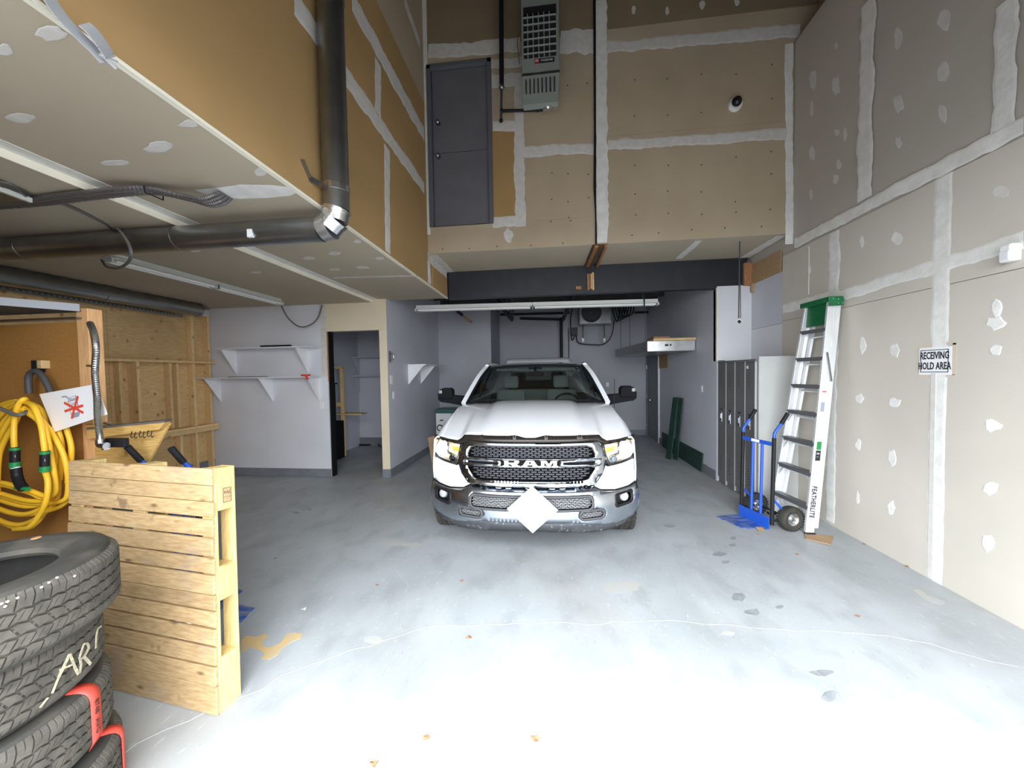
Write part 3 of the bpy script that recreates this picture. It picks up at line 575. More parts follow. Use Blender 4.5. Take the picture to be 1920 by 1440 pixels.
a = aX(651, 414, DC.x+.12); MB().box((DC.x+.01, DC.y-DR-.004, 2.99), (DC.x+.03, DC.y-DR+.01, 3.025)).build('paper_label', M['paper'], t)
c = aY(468, 437, DC.y-DR); MB().box((c.x-.02, c.y-.004, c.z-.03), (c.x+.02, c.y+.02, c.z+.03)).build('paper_label', M['paper'], t)

t = thing('spiral_duct', 'grey round duct running along the top of the plywood wall', 'duct', (-5.9, 3, 2.98))
P0, P1 = V(-5.93, .4, 2.93), V(-5.93, 5.35, 2.95); rr = .105
for k in range(4):
    a = P0.lerp(P1, k/4); b = P0.lerp(P1, (k+1)/4); MB().tube([a, b-V(0, .01, 0)], rr, 28).build('duct_section', M['galv'], t, smooth=True)
    MB().tube([b-V(0, .03, 0), b+V(0, .02, 0)], rr+.006, 28).build('joint_ring', M['galv'], t, smooth=True)
MB().tube([P1, P1+V(0, .10, 0), P1+V(.02, .16, .01)], [rr+.004, rr+.004, rr*.7], 28).build('end_cap', M['galv_bright'], t, smooth=True)
an = thing('perforated_angle', 'long perforated steel angle under the duct on the plywood wall', 'bracket', (-6.1, 3, 2.8))
MB().bar((-6.12, .5, 2.845), (-6.12, 5.2, 2.835), .16, .008).bar((-6.04, .5, 2.83), (-6.04, 5.2, 2.82), .006, .045).build('angle_bar', M['galv'], an)
mb = MB()
for k in range(90): mb.box((-6.036, .6+k*.05, 2.82), (-6.034, .62+k*.05, 2.84))
stuff(mb.build('slots', M['dark_grey'], an))

# flexible conduits under the low ceiling
t = thing('conduit_bundle', 'bundle of flexible steel conduits sagging under the low ceiling', 'conduit', (-2.6, 2.3, 3.07))
for k in range(4):
    o = (k-1.5)*.026
    pts = [aZ(424, 366, ZS)+V(0, o, .0), aZ(410, 371+k*2, 3.03)+V(0, o, 0), aZ(388, 377+k*1.5, 3.0)+V(0, o, 0), aZ(350, 371, 3.03)+V(0, o, 0), aZ(290, 358, 3.06)+V(0, o, 0), aZ(235, 359, 3.045)+V(0, o, 0), aZ(150, 368, 3.03)+V(0, o, 0), aZ(60, 379, 3.03)+V(0, o, 0), aZ(-60, 388, 3.03)+V(0, o, 0)]
    sp = spline(pts, 14); MB().tube(sp, [.0115+(.0022 if i % 2 else 0) for i in range(len(sp))], 8).build('conduit', M['cable'] if k % 2 else M['flex'], t, smooth=False)
a = aZ(289, 362, 3.04); MB().tube([a+V(-.004, -.055, .02), a+V(-.002, -.055, -.02), a+V(0, .055, -.02), a+V(0, .055, .02)], .005, 6).build('cable_tie', M['black'], t)
tag(MB().tube(spline([aZ(110, 379, 3.03), aZ(150, 396, 3.04), aZ(195, 418, 3.05), aZ(212, 430, 3.05), aY(222, 430, 2.45), aY(240, 455, 2.44), aY(246, 478, 2.44), aY(238, 494, 2.55), aY(220, 503, 2.7), aY(200, 500, 2.9), aY(191, 488, 3.05)], 8), .011, 8).build('armoured_cable', M['cable'], smooth=True), 'thin armoured cable looping down past the horizontal duct to the ceiling light', 'cable')
tag(MB().tube(spline([aY(527, 572, 5.35), aY(540, 596, 5.5), aY(560, 612, 5.55), aY(580, 610, 5.6), aY(596, 596, 5.65), aY(604, 572, 5.7)], 8), .012, 8).build('sagging_cable', M['cable'], smooth=True), 'grey cable hanging in a loop above the wall shelves', 'cable')
t = thing('metal_tray', 'pale metal edge of a fixture under the low ceiling at the left frame edge', 'bracket', aZ(20, 365, 3.02))
MB().prism([aZ(-60, 325, 3.0), aZ(58, 374, 3.0), aZ(58, 377, 3.0), aZ(-60, 384, 3.0)], (0, 0, .04)).build('tray', M['galv'], t)
MB().bar(aZ(-60, 332, 2.99), aZ(58, 376, 2.99), .02, .03).build('tray_edge', M['tube_light'], t)
MB().tube(spline([aZ(-20, 336, 3.0), aZ(22, 346, 3.0), aZ(36, 358, 3.0), aZ(50, 370, 3.0)], 5), .005, 6).build('thin_wire', M['cable'], t)

t = thing('hanging_strap', 'bent galvanised strap hanging from the edge of the low ceiling at upper left', 'bracket', (-1.72, 1.15, 3.1))
S = [aX(70, -40, -1.70), aX(97, 5, -1.70), aX(120, 36, -1.70), aX(150, 68, -1.69), aX(178, 95, -1.68), aX(198, 117, -1.67)]
mb = MB()
S2 = spline(S, 4)
for a, b in zip(S2, S2[1:]): mb.bar(a, b+(b-a)*.1, .004, .045, (0, .7, .7))
mb.build('strap', M['strap'], t)
S = [aX(201, 117, -1.66), aX(206, 108, -1.65), aX(192, 85, -1.64), aX(172, 58, -1.64), aX(158, 46, -1.65)]
mb = MB(); S2 = spline(S, 4)
for a, b in zip(S2, S2[1:]): mb.bar(a, b+(b-a)*.1, .05, .005, (1, 0, 0))
mb.build('folded_strap_end', M['strap'], t)

def tube_fixture(name, label, p, q, wd, group=None):
    t = thing(name, label, 'light', (V(p)+V(q))/2); p, q = V(p), V(q); d = (q-p).normalized(); s = d.cross(uz).normalized()
    n = 2
    for k in range(n):
        a = p.lerp(q, k/n)+d*.002; b = p.lerp(q, (k+1)/n)-d*.002
        MB().bar(a+uz*.035, b+uz*.035, wd*.55, .06).build('housing', M['tube_light'], t, bevel=.004)
        MB().bar(a, b, wd, .012).build('reflector', M['tube_light'], t)
        for sg in (-1, 1): MB().tube([a+s*sg*wd*.3-uz*.025+d*.04, b+s*sg*wd*.3-uz*.025-d*.04], .016, 12).build('fluorescent_tube', M['white_plastic'], t, smooth=True)
        for c in (a, b): MB().bar(c-s*wd*.5-uz*.02, c+s*wd*.5-uz*.02, .02, .05).build('lamp_holder', M['tube_light'], t)
    return t
lf = tube_fixture('strip_light', 'long unlit strip light on the low ceiling above the timber frame', (-4.36, 3.05, 3.0), (-4.36, 5.28, 3.0), .13)
lr = tube_fixture('strip_light', 'long unlit strip light hanging across the bay behind the dark beam', aY(781, 580, 6.25), aY(1233, 568, 6.25), .13)
MB().bar(aY(1208, 569, 6.19)+uz*.10, aY(1208, 569, 6.19)-uz*.08, .02, .01, (0, 1, 0)).build('hanger_strap', M['black'], lr)
for px in (960, 1205): c = aY(px, 573, 6.25); MB().cyl(c, (c.x, c.y, 3.655), .006, 8).build('hanger_rod', M['dark_grey'], lr)

# things under the rear deck
for k, (px, py) in enumerate(((966, 602), (1062, 601))):
    c = aY(px, py, 9.2); t = thing('steel_track', ['dark steel track hanging in the dark, left of the two', 'dark steel track hanging in the dark, right of the two'][k], 'track', c, 'tracks over the truck')
    MB().bar(c+V(-.08, 0, .04), (c.x-.3 if k == 0 else c.x+.1, 7.4, 3.46), .06, .1).build('rail', M['dark_steel'], t)
    for j in range(3): MB().bar(c+V(-.05-.02*j, -j*.5, .05), c+V(-.05-.02*j, -j*.5, 3.5-c.z), .03, .03, (0, 1, 0)).build('hanger', M['dark_grey'], t)
t = thing('iron_pipe', 'black iron pipe running along and down the rear wall behind the truck', 'pipe', (.36, 9.8, 3.2))
a, b, c = aY(975, 597, 9.85), aY(1052, 599, 9.85), aY(1057, 680, 9.85)
MB().tube([a, b], .035, 12).build('pipe_run', M['black'], t, smooth=True); MB().ball(b, .05).build('elbow', M['black'], t, smooth=True)
MB().tube([b, V(b.x, b.y, 1.6)], .04, 12).build('pipe_drop', M['black'], t, smooth=True)
tag(MB().tube([aY(1190, 586, 9.9), aY(1226, 585, 9.9)], .03, 10).build('sprinkler_pipe', M['black'], smooth=True), 'short stub of black pipe on the rear wall right of the fan coil unit', 'pipe')
tag(MB().tube([aY(938, 590, 9.95), aY(1068, 587, 9.95)], .03, 10).build('sprinkler_pipe', M['black'], smooth=True), 'thin black pipe running across the rear wall under the deck', 'pipe')
tag(MB().tube([aY(1066, 615, 10.05), V(aY(1066, 615, 10.05).x, 10.05, .5)], .016, 8).build('conduit_drop', M['galv'], smooth=True), 'thin grey conduit dropping down the rear wall beside the black pipe', 'conduit')
t = thing('air_unit', 'grey fan coil unit hung on the rear wall with a round fan grille', 'unit heater', aY(1117, 590, 9.6))
a, b = aY(1086, 572, 9.45), aY(1147, 606, 9.45)
MB().box((a.x, 9.45, b.z), (b.x, 9.9, a.z+.1)).build('casing', M['galv'], t, bevel=.01)
c = aY(1109, 586, 9.44); MB().lathe([(0, -.01), (.24, -.01), (.26, .01), (.24, .02), (.22, 0), (0, 0)], c, (0, -1, 0), 32).build('fan_grille', M['dark_grey'], t, smooth=True)
for k in range(4): MB().lathe([(.05+k*.05, .012), (.055+k*.05, .016), (.06+k*.05, .012)], c, (0, -1, 0), 28).build('guard_ring', M['black'], t)
a = aY(1126, 591, 9.45); MB().box((a.x, 9.43, b.z+.02), (b.x-.02, 9.45, a.z)).build('access_panel', M['galv'], t, bevel=.004)
for px in (1093, 1133):
    p = aY(px, 608, 9.7); q = aY(px, 637, 9.7); MB().tube([p, q], .016, 8).build('support_rod', M['galv'], t, smooth=True)
    MB().box((q.x-.03, 9.67, q.z-.06), (q.x+.03, 9.70, q.z+.04)).build('white_tag', M['white_plastic'], t)
t = thing('junction_box', 'grey junction box with looping cable on the rear wall', 'switch box', aY(1079, 621, 10.0))
a, b = aY(1073, 614, 9.98), aY(1083, 629, 9.98); MB().box((a.x, 9.98, b.z), (b.x, 10.08, a.z)).build('box', M['dark_grey'], t, bevel=.006)
MB().tube(spline([aY(1078, 629, 9.95), aY(1072, 637, 9.95), aY(1070, 600, 9.95), aY(1074, 575, 9.95)], 6), .014, 8).build('cable', M['black'], t)
MB().tube(spline([aY(1080, 629, 9.93), aY(1085, 643, 9.9), aY(1110, 646, 9.8), aY(1132, 645, 9.75), aY(1146, 630, 9.7), aY(1152, 600, 9.7)], 7), .014, 8).build('cable', M['black'], t)
t = thing('coiled_hoses', 'dark tangle of hoses hanging beside the fan coil unit', 'hose', aY(1155, 585, 9.3))
for k in range(6):
    x = 1148+k*5; stuffp = MB().tube(spline([aY(x, 566, 9.3), aY(x+2, 585, 9.3), aY(x+9-k, 603-k*2, 9.3), aY(x+14, 585, 9.3), aY(x+16, 566, 9.3)], 5), .016, 7).build('hose_loop', M['black'], t)
t = thing('diagonal_strut', 'dark diagonal strut with a reddish timber end under the left end of the strip light', 'strut', aY(868, 592, 8.2))
MB().bar(aY(868, 592, 8.2), aY(884, 604, 8.2), .09, .05).build('timber_end', M['ply_orange'], t); MB().bar(aY(835, 566, 7.6), aY(868, 592, 8.2), .05, .05).build('strut', M['dark_steel'], t); MB().bar(aY(835, 566, 7.6), aY(835, 566, 7.6)+uz*.5, .03, .03, (0, 1, 0)).build('hanger', M['dark_steel'], t)

# wall tray at the right of the bay with boards on top
t = thing('hanging_tray', 'galvanised metal trough on the right passage wall, hung from thin rods', 'tray', (2.2, 7.6, 2.2))
Y0_, Y1_ = 6.75, 9.3; A = aY(1214, 640, Y0_); B = aY(1304, 657, Y0_)
X0_, X1_, z0_, z1_ = A.x, XRS-.02, B.z, A.z
MB().box((X0_, Y0_, z0_), (X1_, Y0_+.012, z1_)).build('end_plate', M['galv_bright'], t, bevel=.002)
q1, q2 = aY(1153, 656, Y1_), aY(1154, 669, Y1_)
MB().prism([(X0_, Y0_+.012, z0_), (X0_, Y0_+.012, z1_), (q1.x, Y1_, q1.z), (q2.x, Y1_, q2.z)], (.01, 0, 0)).build('side_plate', M['galv'], t)
MB().prism([(X0_, Y0_+.012, z0_), (X1_, Y0_+.012, z0_), (X1_, Y1_, z0_), (q2.x, Y1_, z0_)], (0, 0, .006)).build('base_plate', M['galv'], t)
c = aY(1250, 647, Y0_-.003); MB().box((c.x-.03, Y0_-.006, c.z-.02), (c.x+.03, Y0_+.001, c.z+.02)).cyl((c.x+.07, Y0_-.006, c.z), (c.x+.07, Y0_+.001, c.z), .018, 14).build('knockouts', M['ink'], t)
for px, yy in ((1164, 8.9), (1181, 8.2), (1210, 6.8)):
    c = aY(px, 650, yy); MB().cyl((c.x, yy, 2.3), (c.x, yy, 3.655), .006, 8).build('hanger_rod', M['dark_grey'], t)
tag(MB().box((X0_+.10, Y0_-.02, z1_+.004), (XRS-.01, Y0_+.7, z1_+.05)).build('timber_board', M['pine_x'], bevel=.004), 'pale timber board lying on top of the metal trough', 'timber')
tag(MB().box((X0_+.12, Y0_+.02, z1_+.055), (X0_+.40, Y0_+.5, z1_+.085)).build('board_offcut', M['ply_orange'], bevel=.004), 'short offcut lying on the board over the metal trough', 'timber')
a, b = aX(1235, 664, XRS-.01), aX(1252, 690, XRS-.01); tag(MB().box((XRS-.01, b.y, b.z), (XRS-.002, a.y, a.z+.1)).build('brown_card', M['board_brown']), 'square brown board fixed to the wall below the metal trough', 'board')
def outlet(name, label, ax, val, px, py, w_, h_, n, cat='switch', m='white_plastic'):
    c = hit(px, py, ax, val); n = V(n); t = thing(name, label, cat, c); s = n.cross(uz)
    MB().prism([c+s*a*w_/2+uz*b*h_/2 for a, b in ((-1, -1), (1, -1), (1, 1), (-1, 1))], n*.006).build('cover_plate', M[m], t, bevel=.002)
    for b in (-.22, .22): MB().prism([c+s*a*w_*.22+uz*(b*h_+bb*h_*.13)+n*.006 for a, bb in ((-1, -1), (1, -1), (1, 1), (-1, 1))], n*.003).build('receptacle', M['white'], t)
    return t
outlet('wall_outlet', 'white outlet on the grey wall left of the doorway under the shelf bracket', 1, YG-.012, 604, 760, .075, .115, (0, -1, 0), 'outlet')
outlet('wall_outlet', 'white outlet on the rear wall above the right mirror of the truck', 1, YBK-.013, 1139, 721, .075, .115, (0, -1, 0), 'outlet')
outlet('light_switch', 'white switch on the passage wall between the green boards and lockers', 0, XRS-.001, 1316, 729, .075, .115, (-1, 0, 0))
outlet('light_switch', 'white switch plate low on the passage wall beside the doorway', 0, XP+.001, 738, 741, .075, .13, (1, 0, 0))
outlet('thermostat', 'white thermostat on the passage wall above the switch plate', 0, XP+.001, 734, 712, .10, .16, (1, 0, 0), 'thermostat')
c = aX(730, 669, XP+.005); t = thing('wall_hook', 'small grey ring hook on the corner of the passage wall', 'hook', c)
MB().tube([c+V(.01, 0, .1), c+V(.01, 0, -.1)], .014, 8).build('back_bar', M['dark_grey'], t); MB().tube([c+V(.03+.05*math.sin(a), 0, .06*math.cos(a)) for a in [PI*2*k/14 for k in range(15)]], .010, 8).build('ring', M['galv'], t, smooth=True)

# shelves
def gusset(p, dn, out, t, m, th=.018, name='bracket'):
    """triangle: wall point top p, down dn, out vector"""
    p, out = V(p), V(out); return MB().prism([p, p+out, p+out*.9-uz*.02, p-uz*dn], out.cross(uz).normalized()*th).build(name, m, t)
def wshelf(label, x0, x1, z, gx, dn, dp=.33, ywall=YG-.012):
    t = thing('wall_shelf', label, 'shelf', ((x0+x1)/2, ywall, z))
    MB().box((x0, ywall-dp, z-.02), (x1, ywall, z)).build('shelf_board', M['white'], t, bevel=.002)
    for x in gx: gusset((x, ywall, z-.02), dn, (0, -dp*.95, 0), t, M['white'])
    return t
zt_, zl_ = aY(480, 651, 5.46).z, aY(480, 707, 5.46).z
xf = lambda px, py: aY(px, py, 5.46).x
wshelf('upper white wall shelf left of the doorway carrying two black bars', xf(406, 650), xf(583, 650)-.05, zt_, [xf(409, 655)+.02, xf(552, 650)], .44)
wshelf('lower white wall shelf left of the doorway with three brackets', -6.15, xf(582, 707), zl_, [xf(380, 707), xf(482, 707), xf(574, 707)], .43)
for px0, px1 in ((489, 509), (511, 544)):
    a, b = aY(px0, 646, 5.6), aY(px1, 646, 5.6)
    tag(MB().box((a.x, 5.58, zt_+.001), (b.x, 5.64, zt_+.04)).build('black_bar', M['black'], bevel=.006), ['short', 'long'][px1 > 520]+' black bar lying on the upper white wall shelf', 'tool')
c = aY(573, 704, 5.48); t = thing('red_clamp', 'small red plastic clip on the right end of the lower white shelf', 'clamp', (c.x, 5.48, zl_))
MB().box((c.x-.07, 5.45, zl_), (c.x+.06, 5.52, zl_+.035)).build('body', M['red'], t, bevel=.008); MB().bar((c.x+.02, 5.45, zl_+.02), (c.x+.07, 5.44, zl_-.05), .03, .03).build('jaw', M['red'], t, bevel=.004)
tag(MB().box((-5.6, 5.52, zl_+.001), (-4.9, 5.6, zl_+.012)).build('thin_rod', M['dark_grey']), 'thin dark strip lying on the lower white wall shelf', 'tool')
t = thing('wall_shelf', 'small white shelf with two brackets on the passage wall left of the truck', 'shelf', (XP, 7.1, 2.0))
y0, y1 = aX(765, 683, XP+.30).y, aX(808, 683, XP).y
ya = aY(765, 684, 6.6)
MB().box((XP, 6.66, 1.975), (XP+.36, 7.9, 2.0)).build('shelf_board', M['white'], t, bevel=.002)
for y in (6.68, 7.35): gusset((XP, y, 1.975), .38, (.34, 0, 0), t, M['white'])
# store room contents
t = thing('store_shelf', 'upper grey shelf on the back wall of the dark store room', 'shelf', (-4.4, 8.4, 2.3)); g_ = 'shelves in the store room'
zz = aY(690, 669, 8.2).z; MB().box((-4.88, 8.14, zz-.02), (-2.93, 8.49, zz)).build('shelf_board', M['grey_paint'], t)
for px in (637, 662): gusset((aY(px, 670, 8.2).x, 8.49, zz-.02), .42, (0, -.33, 0), t, M['grey_paint'])
t = thing('store_shelf', 'lower grey shelf on the back wall of the dark store room', 'shelf', (-4.4, 8.4, 1.8))
zz = aY(690, 704, 8.2).z; MB().box((-4.88, 8.14, zz-.02), (-2.93, 8.49, zz)).build('shelf_board', M['grey_paint'], t)
for px in (637, 662): gusset((aY(px, 705, 8.2).x, 8.49, zz-.02), .42, (0, -.33, 0), t, M['grey_paint'])
t = thing('black_cabinet', 'tall black cabinet just inside the store room doorway', 'cabinet', aY(630, 885, 6.2))
a, b = aY(620, 722, 6.35), aY(629, 880, 6.35); xt = aY(629, 722, 6.9).x; MB().box((xt-.3, 6.35, .02), (xt, 6.9, a.z)).build('body', M['matt_black'], t, bevel=.01)
MB().box((xt-.32, 6.33, a.z), (xt+.03, 6.92, a.z+.03)).build('top', M['matt_black'], t, bevel=.006)
a2 = aY(645, 788, 7.15); MB().box((xt-.3, 6.92, .02), (a2.x, 7.15, a2.z)).build('side_unit', M['matt_black'], t, bevel=.01)
t = thing('timber_rack', 'pine timber rack with a small shelf inside the store room', 'rack', aY(640, 790, 6.9))
p, q = aY(641, 690, 7.25), aY(645, 782, 7.25); MB().box((p.x-.045, 7.23, .02), (p.x+.03, 7.27, p.z)).build('post', M['pine'], t); MB().box((-4.88, 7.22, p.z-.02), (p.x+.03, 7.28, p.z+.03)).build('rail', M['pine_x'], t)
q = aY(655, 781, 6.9); MB().box((a2.x-.2, 7.16, q.z), (q.x+.12, 7.4, q.z+.03)).build('shelf_board', M['pine_x'], t); MB().box((-4.88, 7.22, q.z+.18), (p.x, 7.26, q.z+.27)).build('rail', M['pine_x'], t)
tag(MB().tube(spline([aZ(655, 834, .02), aZ(690, 834, .02), aZ(705, 832, .02), aZ(714, 837, .02)], 6), .018, 7).build('floor_cable', M['black']), 'black cable lying on the store room floor', 'cable')
# white bin cabinet and cardboard beyond the truck
t = thing('water_softener', 'white cabinet with a teal lid standing left of the truck', 'cabinet', (-2.35, 7.7, 0))
a, b = aY(817, 775, 7.55), aY(845, 775, 7.55); MB().box((a.x, 7.55, .01), (b.x, 8.0, a.z)).build('body', M['white'], t, bevel=.01)
MB().box((a.x-.02, 7.53, a.z), (b.x+.10, 8.02, a.z+.09)).build('lid', M['green_top'], t, bevel=.01); MB().box((b.x, 7.58, .01), (b.x+.08, 8.0, a.z)).build('side_panel', M['grey_paint'], t)
c = aY(825, 802, 7.545); MB().lathe([(0, 0), (.05, 0), (.05, .01), (.0, .01)], c, (0, -1, 0), 20).build('dial', M['white'], t); MB().lathe([(.05, 0), (.075, 0), (.075, .012), (.05, .012)], c, (0, -1, 0), 24, True).build('dial_ring', M['ink'], t)
c = aY(828, 788, 7.545); MB().box((c.x-.04, 7.54, c.z-.012), (c.x+.04, 7.552, c.z+.012)).build('slot', M['ink'], t)
a, b, c, d = fl_ = [aY(*p, 5.95) for p in ((802, 821), (815, 817), (819, 892), (813, 892))]
tag(MB().prism([a, b, c, d], (.0, .02, 0)).build('cardboard_sheet', M['cardboard']), 'cardboard sheet leaning behind the left headlamp of the truck', 'cardboard')
# green boards
t = tag(MB().prism([(XRS-.05, aX(1241, 812, XRS-.05).y, .005), (XRS-.05, 6.42, .005), (XRS-.02, 6.42, .33), (XRS-.02, aX(1241, 812, XRS-.02).y, .33)], (.012, 0, 0)).build('green_sheet', M['green_board'], bevel=.003), 'long low dark green panel leaning on the passage wall', 'board')
def plank(p, q, wd, th, nrm): return MB().bar(p, q, wd, th, nrm)
b1 = aZ(1252, 863); b2 = aZ(1269, 866)
p0 = V((aZ(1245, 858)+aZ(1262, 865))/2); p1 = aX(1267, 745, XRS-.10)
dn = (p1-p0).normalized(); sdv = (aZ(1262, 865)-aZ(1245, 858)); sdv.z = 0; sdn = sdv.normalized(); nn = dn.cross(sdn)
tag(MB().bar(p0+V(0, 0, .01), p1, .17, .02, nn).build('green_plank', M['green_board'], bevel=.003), 'dark green plank leaning upright in front, with a small pale mark', 'board')
tag(MB().bar(p0+V(.12, -.05, .01), p1+V(.045, -.16, -.0), .13, .02, nn).build('green_plank', M['green_board'], bevel=.003), 'dark green plank leaning upright just behind the marked one', 'board')
# lockers
ly = [5.92, 5.655, 5.395, 5.13, 4.89]
for k in range(4):
    y1, y0 = ly[k], ly[k+1]; X = XRS+.003
    t = thing('locker', ['tall grey locker farthest back beside the passage wall', 'tall grey locker, second counting from the passage wall', 'tall grey locker, third counting from the passage wall', 'tall grey locker nearest the camera with a number plate'][k], 'locker', (X+.2, (y0+y1)/2, 0), 'bank of grey lockers')
    MB().box((X+.02, y0+.002, .0), (X+.45, y1-.002, 1.92)).build('body', M['locker'], t)
    MB().box((X, y0+.018, .09), (X+.02, y1-.006, 1.88)).build('door', M['locker'], t, bevel=.003)
    MB().box((X-.004, y0+.003, .02), (X+.02, y0+.014, 1.90)).build('edge_trim', M['locker_trim'], t)
    MB().box((X, y0+.002, 1.885), (X+.02, y1-.002, 1.925)).build('top_rail', M['locker'], t)
    ym = (y0+y1)/2+.02
    mb = MB()
    for j in range(7): mb.box((X-.002, ym-.012, 1.55+j*.037), (X+.001, ym+.03, 1.556+j*.037))
    for j in range(7): mb.box((X-.002, ym-.012, .22+j*.037), (X+.001, ym+.03, .226+j*.037))
    stuff(mb.build('vent_slots', M['ink'], t))
    MB().box((X-.008, ym-.03, .98), (X, ym+.035, 1.13)).build('latch_plate', M['galv_bright'], t, bevel=.003); MB().box((X-.018, ym-.008, 1.03), (X-.006, ym+.010, 1.11)).build('latch_handle', M['chrome'], t, bevel=.003)
    MB().box((X-.003, ym-.03, 1.165), (X, ym+.02, 1.19)).build('number_plate', M['ink'], t)
MB().box((XRS, 5.06, 1.80), (XRS+.004, 5.10, 1.84)).build('number_sticker', M['paper'], t)
# pull cord
t = thing('pull_cord', 'hanging cord with a square ring in front of the pale wall above the lockers', 'cord', (2.61, 5.2, 2.45))
MB().tube([(2.60, 5.2, 2.50), (2.605, 5.2, 3.0), (2.61, 5.2, 3.555)], .008, 8).tube([(2.625, 5.2, 2.50), (2.62, 5.2, 3.0)], .005, 6).build('cord', M['dark_grey'], t)
c = V(2.61, 5.2, 2.455); s_ = .042
MB().tube([c+V(0, 0, s_), c+V(s_, 0, 0), c+V(0, 0, -s_), c+V(-s_, 0, 0), c+V(0, 0, s_)], .011, 4).build('square_ring', M['white'], t); MB().prism([c+V(0, .002, .03), c+V(.03, .002, 0), c+V(0, .002, -.03), c+V(-.03, .002, 0)], (0, .004, 0)).build('ring_pad', M['ink'], t)

# gas heater on the upper wall
t = thing('gas_heater', 'tall grey-green gas unit heater mounted high on the upper wall', 'heater', (-.09, 4.7, 5.3))
YH = 4.6; P = lambda px, py, y=YH: aY(px, py, y)
a, b = P(977, 12), P(1049, 133); x0, x1, zt2, zb2 = a.x, b.x, a.z+.15, b.z
MB().box((x0, YH, zb2), (x1, YU-.05, zt2)).build('upper_casing', M['heater'], t, bevel=.008)
a, b = P(981, 30), P(1043, 104); MB().box((a.x, YH-.004, b.z), (b.x, YH+.01, a.z)).build('louvre_recess', M['ink'], t)
for k in range(6): z = a.z-(a.z-b.z)*(k+.5)/6; MB().bar((a.x, YH-.014, z), (b.x, YH-.014, z), .03, .014, (0, -.5, 1)).build('louvre', M['heater'], t)
for k in range(5): x = a.x+(b.x-a.x)*(k+.8)/6; MB().box((x-.007, YH-.02, b.z), (x+.007, YH-.004, a.z)).build('grille_bar', M['heater'], t)
a, b = P(981, 15), P(1043, 28); MB().box((a.x, YH-.004, b.z), (b.x, YH+.01, a.z)).build('top_slot', M['ink'], t)
MB().box((x0-.006, YH-.006, zb2-.02), (x1+.006, YH+.02, zb2+.01)).build('trim_band', M['galv'], t)
a, b = P(980, 136), P(1046, 188); MB().prism([(x0, YH-.0, zb2-.02), (x1, YH-.0, zb2-.02), (b.x, YH+.02, b.z), (a.x, YH+.02, b.z)], (0, .10, 0)).build('lower_casing', M['heater'], t)
for k in range(8): x = a.x+(b.x-a.x)*(k+.8)/8.6; zA, zB = P(0, 150).z, P(0, 177).z; MB().tube([(x, YH+.0, P(985, 150).z), (x, YH+.012, P(985, 176).z)], .011, 8).build('vent_rib', M['galv'], t, smooth=True)
c = P(1021, 113.5); MB().box((c.x-.125, YH-.004, c.z-.028), (c.x+.125, YH+.002, c.z+.028)).build('badge', M['ink'], t)
MB().box((c.x-.12, YH-.007, c.z-.022), (c.x-.07, YH-.003, c.z+.022)).build('badge_mark', M['red'], t)
text('badge_letters', 'M', .04, M['paper'], frame((c.x-.096, YH-.009, c.z), (1, 0, 0), (0, 0, 1)), t, sx=1.2)
text('badge_letters', 'MODINE', .034, M['paper'], frame((c.x+.028, YH-.006, c.z), (1, 0, 0), (0, 0, 1)), t, sx=1.15)
c = P(1027, 200, 4.72); MB().cyl(c+V(-.03, 0, -.05), c+V(-.03, 0, .06), .035, 14).cyl(c+V(.03, 0, -.03), c+V(.03, 0, .03), .045, 14).ball(c, .05).build('gas_valve', M['galv_bright'], t, smooth=True)
t = thing('gas_pipe', 'black gas pipe dropping down the upper wall to the heater valve', 'pipe', (-.55, 4.85, 5.2))
g = lambda px, py: aY(px, py, 4.85)
MB().tube([g(939.5, -20), g(940.5, 165)], .032, 12).build('pipe_drop', M['black'], t, smooth=True); MB().ball(g(940.5, 163), .04).build('reducer', M['galv'], t, smooth=True)
MB().tube([g(940.5, 165), g(939.5, 226)], .017, 10).build('drip_leg', M['dark_grey'], t, smooth=True); MB().tube([g(941, 208), g(1020, 206)], .02, 10).build('branch_pipe', M['black'], t, smooth=True)
for px, py in ((941, 208), (1008, 206), (939.5, 226)): MB().ball(g(px, py), .028).build('pipe_fitting', M['black'], t, smooth=True)
tag(MB().tube([aY(1113.5, -20, YU-.02), aY(1115, 240, YU-.02), aY(1114, 350, YU-.02), aY(1117, 400, YU-.02), aY(1118, 458, YU-.02)], .010, 6).tube([aY(1116, -20, YU-.012), aY(1117, 458, YU-.012)], .008, 6).build('wall_wires', M['black']), 'thin black wires running straight down the middle of the upper wall', 'wire')
tag(MB().tube(spline([aY(974, 60, YU-.03), aY(970, 80, YU-.03), aY(974, 120, YU-.03)], 5), .004, 5).build('loose_wire', M['cable']), 'thin loose wire at the left side of the gas heater', 'wire')
c = aY(1377, 198, YU); t = thing('dome_camera', 'white dome security camera with a dark lens on the upper wall', 'camera', c)
MB().lathe([(0, 0), (.085, 0), (.088, .02), (.075, .05), (0, .05)], c, (0, -1, 0), 28).build('base', M['white_plastic'], t, smooth=True); MB().ball(c+V(0, -.055, .01), .062, n=20).build('dome', M['black_gloss'], t, smooth=True)
c = aX(1899, 474, XR-.02); t = thing('motion_sensor', 'small white motion sensor on the right wall', 'sensor', c)
MB().box((XR-.07, c.y-.035, c.z-.06), (XR, c.y+.035, c.z+.06)).build('body', M['white_plastic'], t, bevel=.012); MB().box((XR-.076, c.y-.025, c.z-.045), (XR-.068, c.y+.025, c.z+.01)).build('lens', M['white'], t, bevel=.003)
